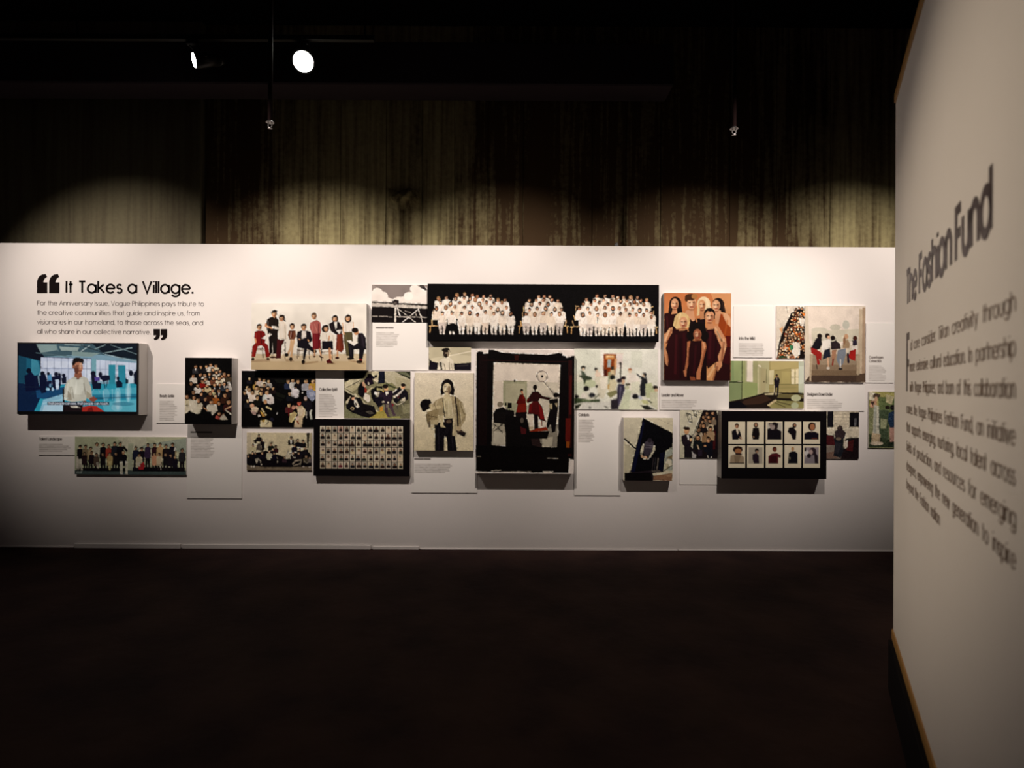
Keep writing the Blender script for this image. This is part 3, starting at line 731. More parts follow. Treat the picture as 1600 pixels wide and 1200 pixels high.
# ten people and chairs on a cream backdrop
cv = Canvas(393, 474, 572.5, 578, 'f0ebe0'); cv.grad('f4eee2', 'faf6ee', 560, 474); cv.fr(385, 465, .125)
cv.run('''P d9c6a6 50 712 700 722 1510 700 1510 920 50 920;P cfb993 50 800 1510 790 1510 920 50 920;L c8b796 6 60 712 1500 702
L 3a2418 8 205 630 210 755;L 3a2418 7 110 640 215 640;L 8a6a48 6 120 655 210 655;L 3a2418 7 485 560 485 765;L 3a2418 8 640 640 638 765;L 3a2418 7 660 640 655 740;L 3a2418 7 785 640 790 770;L 3a2418 7 565 640 568 740;L 3a2418 8 940 640 937 785;L 3a2418 8 1070 640 1075 770;L 8a6a48 6 645 660 785 655;L 8a6a48 6 945 680 1065 675
P 1a1412 262 400 390 405 395 560 372 705 338 705 326 560 322 690 288 735 285 560;P 4a1418 385 520 482 528 442 605 432 762 368 762 382 610;E 3a2014 335 748 40 12
P 201815 300 248 365 240 400 285 408 395 395 425 258 412 243 335 262 272;L d49a70 24 244 335 240 358 320 385;P d9a276 328 240 362 238 350 262;H d9a276/1c1412 346 203 37;P 1c1412 318 190 384 178 384 165 350 155 322 168
P f0e6d8 408 300 470 295 500 340 506 520 415 534 425 420 398 345;E 2a1a12 450 252 30 36;H dba67c/2a1a12 437 258 34;P 2a1a12 462 250 492 304 468 290;L f0e6d8 30 330 375 400 390;P f4eee4 315 355 380 360 395 400 330 390
P 7c1714 105 432 150 414 206 418 236 450 242 505 228 585 118 585 98 500;P 861a16 112 570 230 565 272 600 294 742 248 752 222 625 190 600 142 612 112 742 66 745 76 615;E 2c1c16 85 772 18 20;E 2c1c16 272 770 20 16;H d9a276/241712 160 370 33;L 1a1210 6 138 375 184 375;P f6f0e8 185 512 290 445 322 462 240 528;L d49a70 20 112 520 118 560
P 7a4a34 530 415 612 410 622 480 600 525 540 525 518 470;P 5a2a1c 545 420 590 415 585 500 555 505;L dcb48a 28 562 540 552 640 522 705;L dcb48a 28 592 540 572 640 562 760;E 1a1210 505 718 24 22;E 1a1210 557 772 20 26;H dba67c/2a1a12 572 360 34
P 16121a 640 432 690 410 742 410 802 430 824 540 760 580 640 560 628 480;P f0eae2 693 415 748 415 748 500 686 522;P 15121a 640 525 760 515 795 600 884 665 850 692 760 640 746 700 730 775 708 775 722 640 640 625;E 1c1410 712 805 22 28;E 1c1410 855 676 25 15;H d9a276/2a1c14 716 368 37;L d9a276 16 655 520 668 525;L d9a276 16 770 530 780 545
P b0605a 800 310 880 280 926 310 930 420 918 640 830 652 820 450 788 370;P 7c1c24 824 450 925 445 932 640 830 652;L dba67c 18 856 650 850 735;L dba67c 18 912 640 932 720;E 3a1a14 852 738 14 10;P 3a1a14 910 720 975 755 920 750;H dba67c/6a5440 845 230 36;L c27c72 10 850 330 880 420
E 20140f 985 388 46 46;P f3ecdf 930 440 1040 428 1125 470 1125 545 1030 562 914 522;P 14111a 945 545 1078 540 1085 645 950 645;L d49a70 30 1040 640 1050 765;P 541418 998 788 1042 762 1090 822 1008 820;H dba67c/20140f 996 380 36;L d49a70 16 1035 480 1030 530
P 7a3020 1130 455 1202 448 1218 640 1190 684 1118 655;L dba67c 20 1140 660 1138 740;E 3a1a14 1136 752 26 16;E 1c120e 1108 264 38 46;P 1e1518 1030 330 1080 295 1152 300 1204 380 1188 455 1120 462 1055 415;P f2ece4 1092 305 1130 300 1132 380 1110 400;P f2eeea 1115 402 1198 400 1160 460;H dba67c/1c120e 1104 258 34
P 5c5438 1215 430 1322 425 1332 560 1292 725 1250 725 1222 560;L dfae86 20 1206 320 1218 455;L dfae86 20 1328 310 1332 400;P f2eae0 1205 312 1330 300 1332 400 1312 424 1220 424;E 20140f 1270 262 42 50;H dba67c/20140f 1268 250 34
P 201a22 1395 440 1452 440 1492 500 1498 645 1440 634 1396 600 1388 520;P 17131a 1268 562 1400 588 1484 612 1452 765 1405 765 1408 640 1342 645 1340 745 1288 745;E 1c1410 1305 757 42 16;P 7a1a1c 1408 760 1448 760 1450 800 1405 800;E 1c1410 1412 800 38 20;P f4eee6 1248 536 1300 530 1394 582 1340 598;E d49a70 1372 428 30 38;E 1c120e 1356 405 42 32;L 201a22 34 1440 560 1380 590''')
cv.run('''l 000000 10 300 440 310 690;l fff 8 270 300 268 400;l 000000 8 350 260 345 400;l fff 8 440 330 450 500;l 8a7a66 10 480 340 490 520;l 000000 12 180 440 190 580;l c04038 10 120 450 130 570;l c04038 12 90 640 85 730;l fff 10 560 430 550 510;l 5a4a60 10 660 450 655 550;l 000000 10 790 450 800 560;l e09a90 12 815 320 830 440;l 3a0a10 14 900 330 905 630;l a83c40 10 850 460 860 640;l 9a8a76 10 1000 460 1010 550;l a89a86 8 1080 470 1090 540
l 4a3a40 10 1060 340 1080 420;l b04a30 10 1150 470 1160 660;l 30100c 10 1190 460 1200 660;l b0a490 8 1240 330 1245 410;l 8a7e58 10 1240 450 1260 640;l 4a4250 12 1440 470 1470 620;l 000000 14 1420 480 1420 600;l 3a3440 10 1290 590 1310 720;p 8a6a48 60 780 300 770 300 800 60 810;p 8a6a48 480 775 580 770 600 800 500 800;p 8a6a48 690 820 900 790 900 810 700 840;p 8a6a48 1000 825 1100 810 1120 830 1010 835;p 8a6a48 1260 765 1470 810 1480 830 1280 790''')
cv.blur(.25)
wall_item('group_photo', 'bright photo of ten people with chairs on a cream backdrop', 'photo', cv, .08, M_CASE, 'photographs on the white wall', fin=(.18, .45, .13))

# long panorama of people in white
cv = Canvas(668, 444.3, 1029.5, 533, '050305')
def crowd_white(fr_, pts, seatrow):
    cv.fr(*fr_)
    pts = sorted(pts, key=lambda p: p[1])
    for i, (x, y) in enumerate(pts):
        c = ['f4e8da', 'f8f0e6', 'efe0ce', 'fbf4ec'][(int(x) * 7 + int(y)) % 4]
        hr = ['1a0e0a', '2a1610', '140c0a', '8a6a48'][(int(x) * 3 + i) % 4]
        sk = ['dca482', 'c98a66', 'e4b492'][(int(x) + i) % 3]
        cv.P(c, [x - 22, y + 26, x + 22, y + 26, x + 52, y + 42, x + 62, y + 110, x + 55, y + 165, x - 55, y + 165, x - 62, y + 110, x - 52, y + 42])
        cv.L('c9b09a', 5, [x - 40, y + 70, x - 44, y + 140], .5); cv.L('c9b09a', 5, [x + 30, y + 60, x + 6, y + 120], .5)
        cv.head(x, y, 24, sk, hr, int(x) % 3 == 0)
    for j, x in enumerate(seatrow[0]):
        y = seatrow[1]; c = ['f2e4d4', 'e8d8c8', 'faf2e8', 'e6d6c6', 'f0e4d8', 'd8ccc4'][(int(x * 1.7) + j) % 6]
        cv.P(c, [x - 48, y + 140, x + 48, y + 140, x + 44, y + 215, x + 30, y + 290, x + 10, y + 290, x + 4, y + 190, x - 6, y + 190, x - 14, y + 290, x - 36, y + 290, x - 46, y + 215])
        cv.E('f2e8e0', x - 22, y + 292, 16, 10); cv.E('f2e8e0', x + 22, y + 292, 16, 10)
A = [(135, 240), (245, 230), (390, 190), (497, 180), (605, 190), (672, 200), (757, 205), (857, 195), (163, 300), (300, 310), (372, 235), (428, 300), (490, 230), (570, 230), (548, 295), (645, 250), (705, 310), (752, 260), (803, 295), (857, 240), (905, 305), (962, 255), (1015, 295), (1058, 255),
     (105, 375), (237, 360), (362, 360), (497, 365), (605, 360), (727, 370), (863, 365), (960, 385), (1078, 365), (190, 450), (323, 440), (457, 450), (570, 432), (677, 465), (785, 430), (905, 450), (1023, 435), (1140, 445)]
crowd_white((670, 440, .1125), A, ([190, 323, 457, 570, 677, 785, 905, 1023, 1140], 435))
cv.run('L c8a478 12 10 625 130 622;L c8a478 14 45 540 45 620;L b8905e 12 25 630 15 712;L c8a478 10 70 400 60 460;L b8905e 12 1275 550 1285 620;L b8905e 10 1245 625 1310 618;L b8905e 12 1262 630 1255 715;E 0a0808 330 640 60 55;P 050305 255 600 400 600 395 700 260 700')
B_ = [(1395, 255), (1525, 205), (1425, 310), (1490, 255), (1540, 305), (1400, 390), (1507, 375), (1355, 450), (1470, 450), (1585, 440), (1600, 250)]
B2 = [(0, 195), (75, 200), (105, 240), (187, 255), (55, 300), (-10, 250), (20, 360), (145, 370), (235, 375), (100, 440), (210, 430), (0, 430)]
pts = B_ + [((850 + x * .115625 - 670) / .1125, y * 1.028) for x, y in B2]
crowd_white((670, 440, .1125), pts, ([1355, 1470, 1590, 1703, 1815], 435))
cv.run('L c8a478 12 1318 340 1318 420;L c8a478 12 1300 440 1300 480')
Cc = [(575, 235), (715, 185), (823, 190), (928, 190), (995, 205), (1075, 205), (1170, 205), (1260, 205), (1385, 245), (1305, 245), (532, 295), (635, 300), (683, 250), (745, 285), (805, 245), (860, 300), (908, 250), (970, 250), (1035, 255), (1085, 310), (1160, 300), (1120, 250), (1255, 300), (1348, 305), (1215, 260),
      (482, 355), (590, 365), (708, 355), (823, 350), (930, 355), (1018, 355), (1105, 375), (1198, 370), (1293, 380), (1388, 380), (1450, 410), (525, 440), (617, 425), (725, 445), (825, 440), (928, 435), (1033, 435), (1157, 445), (1250, 440), (1343, 445), (1450, 470)]
crowd_white((850, 440, .115625), Cc, ([525, 617, 725, 825, 928, 1033, 1157, 1250, 1343, 1450], 430))
cv.run('L c8a478 12 425 330 470 332;L c8a478 12 432 340 425 380;L c8a478 12 400 455 420 520;L c8a478 14 385 530 400 600;L d8b888 12 360 608 480 606;L b8905e 12 375 615 370 700;L c8a478 12 300 520 290 590;L d8b888 12 270 600 325 600;L b8905e 12 310 605 318 690;L d8b888 12 1470 330 1440 345;L c8a478 12 1480 390 1478 440;L d8b888 12 1490 605 1530 605;L b8905e 12 1515 610 1520 690;L 14101a 9 723 480 723 555')
cv.noise(.015)
wall_item('panorama_photo', 'long black panorama photo of three seated groups in white clothes', 'photo', cv, .07, M_BLACK, 'photographs on the white wall')

# woman with child, sepia
cv = Canvas(647.5, 582.5, 740, 704, 'ece0c6'); cv.grad('ece2cc', 'e2d6b4', 582, 704); cv.fr(640, 575, .11665)
cv.run('''P 0e0c12 345 740 585 700 640 1120 515 1120 470 900 462 1120 343 1120 340 800 290 830;E e2d6b4 490 1040 18 120;P e2d6b4 470 900 515 1120 462 1120
P a89a78 440 395 560 370 640 395 710 460 760 620 745 700 690 790 650 800 640 760 630 910 575 905 590 640 560 420 460 420 470 640 400 640 360 600 300 560 305 490 350 430
P cfc4a0 450 400 560 380 580 690 500 690 465 650;P 8e805e 640 420 700 470 745 620 700 740 650 760 640 600;P b8aa84 660 440 720 520 740 640 700 700 670 560;P c9bc98 590 480 630 480 630 905 578 900
L 2a1a1c 20 610 390 640 600 650 780;L 2a1a1c 10 445 420 470 650;P 241a1a 460 680 580 670 580 740 470 740;E 5a4c3c 528 715 34 24
E 120c0e 505 240 82 92;P 120c0e 425 240 585 240 605 290 590 370 540 350 450 350 420 370 412 300;E dccdaa 500 275 54 74;E c9b894 520 300 26 40;L 2a1c18 7 465 248 490 244;L 2a1c18 7 515 246 545 250;L 7c6650 6 500 270 494 292;L 6a4234 9 478 312 512 312;P d0c29e 465 345 540 345 550 410 455 410
P 9c8c68 230 590 330 560 390 560 385 640 420 640 380 740 330 760 260 700;P 7e7050 215 620 260 600 280 700 240 760;L cbbd98 40 290 545 400 520;P c9bc96 380 640 450 640 450 760 490 800 415 790 410 700 375 690;P bfb18c 270 700 400 690 370 760 280 760;P d6c8a2 330 760 340 785 290 830 265 790
E 0e0a0c 215 490 74 72;E 0e0a0c 255 470 38 48;E 0e0a0c 195 545 34 40;E cfc09a 285 505 22 28;L 5c4c34 8 250 640 370 660;L 5c4c34 6 270 680 330 640
P 4a3c34 625 830 690 820 760 875 735 920 640 880;P 1e1618 660 850 755 870 735 918 670 890;E b8a684 660 810 36 30;P 6e6250 250 720 280 710 285 790 255 800''')
cv.run('''l 4a3c28 12 680 480 730 620;l fff4d8 14 700 470 745 600;l 4a3c28 10 660 560 690 720;l fff4d8 12 680 600 700 740;l 4a3c28 10 330 470 360 560;l fff4d8 10 370 440 350 500;l 6a5c40 8 480 450 500 640;l fff4d8 12 520 440 530 640;l 4a3c28 8 610 500 615 860;l 3a3440 10 390 800 395 1090;l 3a3440 10 560 780 585 1090;e 4a3020 530 300 20 60;e fff8e4 480 265 18 40;l 4a3c28 8 300 620 280 680;l fff4d8 8 400 660 430 740''')
cv.noise(.025, 3)
wall_item('portrait_photo', 'sepia photo of a person holding a small child and a camera', 'photo', cv, .056, M_CASE, 'photographs on the white wall', fin=(.18, .45, .13))

# large film-border studio photo
cv = Canvas(743, 546.5, 897, 740, 'f4ebe4').fr(740, 540, .19162)
cv.run('''P 080405 22 60 40 48 75 52 75 66 115 68 120 34 160 36 230 58 360 66 600 74 690 58 722 62 720 78 750 84 752 96 785 92 800 80 835 84 835 930 790 925 782 915 775 1035 650 1036 600 1030 560 1034 470 1034 380 1024 150 1030 20 1024
P 120708 40 80 110 80 110 900 40 900;P 2a0c0c 770 120 800 120 800 900 770 900;P 4a1210 782 240 800 240 796 560 780 560;P 5a140e 752 590 792 590 788 780 750 780;P 8a4414 756 780 786 780 780 860 758 860;P 30100c 330 80 370 80 360 120 335 120;L 2a1010 4 60 120 760 130
P e9ddcc 162 138 706 155 690 640 690 720 660 830 268 820 150 812 156 500;P efe4d6 170 145 700 160 690 300 166 290;P d8d0be 430 290 690 300 680 560 440 560
P a8a88a 241 288 434 292 436 545 300 545 240 480;P b8b498 260 310 420 312 420 470 262 470;L 8c8c70 5 241 288 434 292;E 2a2018 333 288 8 10
L 5a3a30 4 600 250 600 250;E 6a4a3c 557 250 44 46;E e9ddcc 557 250 40 42;E 1a0e10 558 250 10 10;L 3c2a28 4 568 292 655 392
P b4ad9a 156 620 260 620 268 815 150 812;P cdc7b4 170 700 250 700 262 808 158 806;P 8e887a 470 690 690 640 680 830 480 800;P bfb8a4 560 760 650 740 640 826 560 826
E 8c8270 216 480 24 22;P 0a0808 180 520 240 500 300 560 260 700 250 640 165 630 158 560;P 100c0c 160 545 330 545 330 640 165 625;L 1c1614 5 165 640 240 710;L 1c1614 5 235 640 165 700;L 1c1614 5 165 680 180 650
R 0c0a0a 276 465 312 510;P 0c0a0a 255 465 270 465 270 490 255 490;L 0c0a0a 8 290 510 300 590;L 0c0a0a 6 300 540 325 590;P 0e0a0c 262 520 330 530 330 620 262 640
E 241410 392 366 12 14;L c08060 14 392 375 400 400;P 5a0e0c 375 400 400 395 425 430 432 550 345 555 360 480 345 470;P 7a1c10 358 480 430 470 432 545 345 550;P 8c1a10 400 395 412 420 405 440;P 140a0c 338 545 435 540 430 640 345 640
E 100808 500 340 17 22;L 2a1010 14 500 358 500 372;P 2a0a0c 480 375 525 372 560 410 640 425 610 445 540 430 528 455 478 455 438 470 430 445 455 410;P 4e0e10 480 455 528 455 560 500 582 600 596 620 540 605 520 560 440 560 450 500;P 7a1214 530 470 560 510 580 590 545 600;P 6a1012 450 480 480 460 470 540 445 540;P 60100e 430 445 455 420 440 470;P 120a0c 490 560 525 560 530 680 495 680;L 9a4a38 8 555 615 558 650
E 0e0a0a 672 402 24 20;P 0e0a0c 615 440 690 430 690 500 668 700 640 710 630 640 600 680 595 640 620 520;P b4a684 612 480 640 470 640 520 620 510;P a89a7c 660 470 686 465 680 500;L 1a1210 5 690 425 700 390
P 8a2c14 455 690 590 660 612 690 500 700 470 712;P c8b89a 450 660 490 660 480 690 450 690;P 0a0708 260 560 440 600 460 700 620 695 600 760 470 760 560 800 560 830 400 900 262 870;P 4a1418 380 660 430 680 425 720 390 720;E 5a5048 395 610 14 22;P 2a1c1c 470 760 540 760 555 830 480 810;L b0a898 5 560 650 560 610
P 060304 20 815 830 830 830 880 20 900;L cfc4b4 4 600 916 690 918;L cfc4b4 5 150 1022 225 1014;L cfc4b4 4 240 1028 470 1026;P e6dacc 565 1022 655 1022 640 1036 570 1036;L 8a8070 5 35 905 60 905''')
cv.noise(.015)
wall_item('studio_photo', 'large photo with thick ragged black film border and red-dressed figures', 'photo', cv, .105, M_CASE, 'photographs on the white wall', fin=(.18, .45, .13))

# seven women on orange
cv = Canvas(1037.5, 458, 1142, 594.5, 'c87c50'); cv.grad('c87848', 'd4905e', 458, 520); cv.fr(1030, 450, .13333)
cv.run('''P d89a68 600 60 850 60 850 300 700 300;P 2a0a0c 60 300 130 290 220 300 260 400 200 480 60 540
E 160c0c 187 190 72 86;P 160c0c 118 190 258 190 272 285 200 320 105 290;E dba078 180 192 44 66;P d09268 155 250 205 250 210 300 140 310
P 1a0a0e 360 360 430 370 450 500 340 500;P dca27a 330 260 400 250 420 380 390 390 300 300 310 270;E e0a880 378 180 56 74;E 4a2c1a 365 108 66 40;E b07c48 412 100 36 30;E 4a2c1a 318 130 20 32
P 1c0c10 440 360 540 350 540 460 460 480;E f0d8b0 520 190 78 88;P f0d8b0 560 130 608 230 560 290 530 260;P e8cc9c 450 160 480 130 470 320 440 330;E d69c70 500 200 42 62;P c68a60 475 250 530 250 535 360 480 370
E 1c1210 690 200 72 84;P 1c1210 700 140 760 190 780 290 720 280;P d69c74 650 260 720 260 740 320 830 330 838 440 800 430 700 420 660 420;E dea880 665 205 48 66;P 9a4218 720 300 740 310 790 420 838 460 838 560 780 590 690 440;P dfac84 745 295 800 300 838 360 838 450 800 420
P 5a1410 780 560 838 560 838 830 800 800;P 3a0c10 790 690 838 690 838 1085 740 1085 720 900
P 2a0a0e 165 480 240 490 330 490 360 620 340 760 330 1085 60 1085 60 760 100 640 75 660
P d69a70 120 470 160 460 150 530 75 655 60 660 60 560;P cd8e66 60 660 100 780 110 850 100 920 75 890 60 780
E e4c48c 265 380 90 92;P e4c48c 175 380 360 390 350 460 300 470 200 480 160 440;E d89e78 283 405 48 66;P c99064 230 470 310 470 300 500 230 505
P 2e0a10 555 470 640 470 690 500 720 640 740 760 690 870 560 900 545 700 550 560;P d2956c 640 440 690 440 760 560 792 660 770 760 740 870 700 880 690 800 730 700 650 520;L 7a5a40 18 680 510 735 620;P ca8c64 570 410 630 410 640 480 560 490
E 140c0c 590 300 66 66;P 140c0c 530 280 650 280 655 360 530 360;E d89c74 590 335 54 74;P 140c0c 540 260 590 250 640 262 600 280;P 2a0c0e 545 880 700 860 830 900 838 1085 640 1085
P d89c68 560 960 660 875 690 900 640 1085 540 1080;P d2946a 670 870 735 850 740 910 690 980 665 940;L 3a1210 10 660 890 655 930
P 1a080c 330 620 560 610 560 1085 330 1085
E 120a0a 450 500 102 100;E 120a0a 370 560 50 60;E 120a0a 530 560 50 60;E 9c5c40 448 545 48 64;P b06c4a 415 530 440 500 470 510 440 560;P a06040 415 595 485 595 490 630 410 635
P 260a0e 365 630 500 615 505 700 480 880 440 1000 430 1085 350 1030 345 800;P b06c48 330 630 368 620 350 740 345 900 325 960 300 960 325 800;P c27c54 500 620 545 640 555 700 500 930 490 990 440 990 480 880 500 760
P b87450 285 970 325 950 320 1040 300 1040;P c27c54 440 980 490 985 485 1075 440 1075;P 8a4a30 360 1040 420 1045 430 1085 370 1085''')
for (x, y, s, cc) in ((180, 190, 44, '3a1a14'), (378, 180, 52, '3a1a14'), (500, 200, 42, '3a1a14'), (665, 205, 46, '3a1a14'), (283, 405, 46, '4a2218'), (590, 335, 50, '3a1a14'), (448, 545, 46, '2a100c')):
    cv.L(cc, 7, [x - s * .55, y - s * .15, x - s * .2, y - s * .18]); cv.L(cc, 7, [x + s * .2, y - s * .18, x + s * .55, y - s * .15])
    cv.L('b07050' if s > 44 else '8a4a34', 6, [x, y, x - 4, y + s * .4]); cv.L('8c2c24', 10, [x - s * .28, y + s * .8, x + s * .28, y + s * .8])
for (x, y, s) in ((180, 190, 46), (378, 180, 56), (500, 200, 46), (665, 205, 50), (283, 405, 50), (590, 335, 54), (448, 545, 48)):
    cv.E('5a2412', x + s * .55, y + s * .3, s * .32, s * .85, 0, .3); cv.E('ffe0bc', x - s * .22, y - s * .05, s * .45, s * .7, 0, .38); cv.E('ffe8cc', x - s * .05, y + s * .25, s * .12, s * .35, 0, .5); cv.E('5a2412', x, y + s * 1.35, s * .55, s * .2, 0, .4)
    cv.L('3a1a14', 7, [x - s * .55, y - s * .15, x - s * .2, y - s * .18], .8); cv.L('3a1a14', 7, [x + s * .2, y - s * .18, x + s * .55, y - s * .15], .8); cv.L('8c2c24', 10, [x - s * .28, y + s * .8, x + s * .28, y + s * .8], .8)
cv.run('''l 7a3a20 26 140 500 85 640;l ffe0b8 22 115 500 70 620;l 7a3a20 20 95 780 105 900;l ffe0b8 24 660 470 720 590;l ffe0b8 20 755 600 770 720;l 5a2412 26 760 640 735 850;l ffd8a8 16 520 640 535 720;l 5a2412 18 545 700 500 900;l e8a070 12 335 640 335 800;l 4a1c10 14 352 700 342 900;l ffe0b0 26 580 1040 650 920;l 5a2412 30 640 1070 680 930;l 5a1a20 30 200 560 190 1000;l 4a121a 26 290 540 300 900;l 5a1c22 30 600 520 590 820;l 4a121a 26 430 680 410 1000;l 120508 30 250 600 255 1050;l 120508 26 670 560 660 820;l 5a1c24 20 90 340 100 460
l 6a4a3c 10 140 130 125 270;l 6a4a3c 10 735 160 765 270;l c09a58 14 210 350 190 440;l c09a58 12 340 350 350 440;l fff0c8 14 250 310 230 360;l fff4dc 14 545 120 580 220;l d8b078 10 460 180 452 300;l c8682c 20 800 380 770 540;l e8b48c 18 800 320 830 420''')
cv.blur(.22)
wall_item('portrait_photo', 'photo of seven people in dark red dresses on an orange backdrop', 'photo', cv, .05, M_CASE, 'photographs on the white wall', fin=(.15, .45, .12))

# dark shape with stooping figure
cv = Canvas(974.5, 653, 1051, 751, 'e4dcc0').fr(965, 635, .10417)
cv.run('''P d2ccb0 105 560 260 640 190 980 105 1000;P dcd6be 105 180 370 180 290 600 105 470;L 140c10 26 105 490 262 632;L c8c0a4 5 600 185 830 290
P b4bcae 720 680 825 600 825 960 700 960;P 8a7a58 720 780 825 720 825 790;E e6e0c8 770 850 50 60;E c8c0a0 740 900 30 50;L 5a4a34 10 700 960 825 880
P 07060c 378 172 825 395 825 600 722 665 690 980 500 1010 190 985;P 0c0e2a 370 200 400 250 330 640 260 980 200 985;P 0a0c22 640 700 715 680 690 970 620 970
P 241c24 105 1000 500 960 540 1040 540 1115 105 1115;P 9a7458 540 1040 825 1000 825 1115 540 1105;P b08c6c 700 1040 825 1005 825 1060;P 0a070a 105 1000 500 990 520 1115 105 1115
L 3a3438 8 540 770 520 960;L 6a625c 16 610 780 590 960;L 2c2a30 12 570 770 555 950;P 5a544e 510 960 620 955 700 985 530 1000
P 4a4450 410 540 480 490 540 540 510 700 400 720 385 640;P 3a3440 400 640 500 640 480 740 395 740;L 7a7480 8 420 580 520 590;L 6a6470 8 415 615 510 620;E 2c2630 480 510 38 32;P 2c2630 510 500 545 540 520 560
P cfcab4 385 555 400 560 385 690 375 730 345 720 345 650;P cfcab4 540 580 562 590 560 660 500 760 450 800 440 790 520 680;E c8a484 370 755 22 20;E c8a484 420 765 26 18;E e0d8c4 400 785 26 12;E 14100e 460 760 18 18;L 0a0808 12 350 710 400 720''')
cv.noise(.02)
wall_item('art_photo', 'photo of a stooping figure before a large tilted black shape', 'photo', cv, .075, M_CASE, 'photographs on the white wall')

# ------------------------------------------------------------------ framed grids of portraits
def frame_grid(name, label, rect, d, cards, part, group=None):
    x0, y0, x1, y1 = rect; k = (D - d) / F
    c = on((x0 + x1) / 2, (y0 + y1) / 2, d); W, H = (x1 - x0) * k, (y1 - y0) * k
    e = empty(name, (c.x, 0, c.z))
    bm = bmesh.new(); bx(bm, -W / 2, -d + .003, -H / 2, W / 2, -.0005, H / 2, .001)
    link('box', mesh('box', bm), M_CASE, e)
    bm = bmesh.new(); bx(bm, -W / 2, -d, -H / 2, W / 2, -d + .003, H / 2)
    link('black_face', mesh('black_face', bm), M_BLACK, e)
    for cv in cards:
        a, b, p, q = cv.r
        o = on((a + p) / 2, (b + q) / 2, d) - c
        link(part, cv.build((p - a) * k, (q - b) * k), M_PRINT, e, (o.x, -d - .0008, o.z))
    tag(e, label, 'photo', group)
    return e

cards = []
rg = random.Random(11)
for j in range(6):
    for i in range(14):
        x, y = 500.0 + i * 9.33, 665.6 + j * 11.2 + i * .048
        cv = Canvas(x, y, x + 8.3, y + 10.4, rg.choice(['e0d4b8', 'd8ccb4', 'c8beac', 'e4dac4', 'dcccb8', 'b8b0a0', 'd4b4a4' if i in (0, 3, 13) else 'd8d0b8'])).fr(x, y, 1)
        pale = rg.random() < .14
        cl = rg.choice(['1a1416', '241a1a', '14141a', '30201e', '1c1c24', '3a2a26', '2a3028', '6a2030' if (i in (0, 3, 13, 6) and j > 2) else '181418'])
        if pale: cl = rg.choice(['e0cca0', 'd8c4a8', 'e6d6c0'])
        cx = 4.15 + rg.uniform(-.7, .7); cy = 2.9 + rg.uniform(-.5, .5)
        cv.bust(cx, cy, 1.35 + rg.uniform(-.15, .25), cl, rg.choice(['b8855e', 'c4926c', '9c6a4c']), rg.choice(['14100e', '1c1412', '2a1a12']), rg.random() < .35, 4.3, 2.2 + rg.uniform(-.3, .4))
        cv.P('eee4cc', [0, 9.2, 9, 9.2, 9, 11, 0, 11]); cv.blur(.22)
        cards.append(cv)
frame_grid('portrait_grid', 'black framed grid of six rows of tiny portraits', (490, 655, 640.5, 744), .052, cards, 'portrait_card', 'photographs on the white wall')

art = ['''P 12101a 205 300 250 270 310 280 330 330 345 415 300 400 300 415 215 415;P e8dcc8 262 270 290 262 300 320 285 350;H c08a66/2a1c14 276 225 30;L d8a884 10 320 380 345 412''',
'''P 140e12 500 255 580 250 592 340 580 415 500 415 485 350;E 140e12 540 215 30 36;E b88a6c 541 212 17 24;L c49a78 10 510 370 515 388''',
'''R c8c4b8 700 185 895 415;P 141018 700 270 760 250 840 270 895 300 895 415 700 415;E 2a1e20 800 230 46 56;E a89a94 770 240 34 40;R 1a1418 718 188 850 215;E 9a8a84 750 215 24 20''',
'''P 120e14 1000 250 1060 240 1105 300 1095 415 1050 415 1030 350 980 310;E 1a1214 1076 220 28 34;E a87a5c 1082 216 14 20''',
'''P 14101c 1215 330 1270 305 1360 305 1412 330 1412 415 1215 415;E 1a0e0e 1318 235 52 58;R 1a0e0e 1285 186 1366 225;E b07450 1325 240 34 44;E 9a8c84 1314 300 12 16;L 6a3428 14 1320 400 1385 400''',
'''P a8967c 190 640 250 620 320 620 375 660 378 745 180 745;P 8c7a62 240 640 330 640 300 745 250 745;E 2a1a18 288 555 66 48;R 2a1612 240 518 348 545;E a8744e 295 580 46 40;L 7a2a1c 12 270 610 320 605;P 3a2a28 250 600 350 610 340 630 260 630;P 2a1c1a 178 735 378 735 378 748 178 748''',
'''R b4ac9c 440 525 630 748;P 2a1e2a 495 620 550 600 582 640 585 748 515 748 495 690;E 1c1416 552 568 26 30;E a88870 556 585 16 20''',
'''P 5a1c24 715 650 760 610 830 600 890 640 880 670 850 660 852 748 715 748;P 3a1418 740 650 830 640 830 748 730 748;E 3a1816 800 548 30 34;E 7a3c2c 802 560 22 28''',
'''P 14141c 1000 600 1040 580 1090 580 1118 610 1118 748 985 748;P b0a488 1006 660 1020 660 1016 700;E b88a4c 1052 545 20 26;E c49a70 1052 555 16 22''',
'''R a49aa0 1215 525 1412 748;P 8c848c 1225 680 1340 620 1360 748 1215 748;E 3a2c34 1330 580 48 54;P 2a2028 1340 560 1400 640 1405 748 1360 748;E c0a8a4 1305 590 26 34;E e0dcdc 1245 600 30 40;E 2a2228 1278 640 30 30;R 2a2228 1215 530 1240 580''']
cards = []
for n in range(10):
    i, j = n % 5, n // 5
    xa, ya = 160 + i * 259.5, (166 if j == 0 else 497)
    o = (1120, 640, .1125)
    cv = Canvas(1120 + xa * .1125, 640 + ya * .1125, 1120 + (xa + 234) * .1125, 640 + (ya + 310) * .1125, 'efe6cc').fr(*o)
    cv.run(art[n]); cv.P('efe6cc', [xa, ya + (252 if j == 0 else 252), xa + 240, ya + 252, xa + 240, ya + 320, xa, ya + 320]); cv.noise(.012)
    cards.append(cv)
frame_grid('portrait_grid', 'black framed box of ten instant portraits in two rows', (1127.5, 642.5, 1291.5, 748), .10, cards, 'instant_portrait', 'photographs on the white wall')

# ------------------------------------------------------------------ flat prints
FLAT = 'photographs on the white wall'
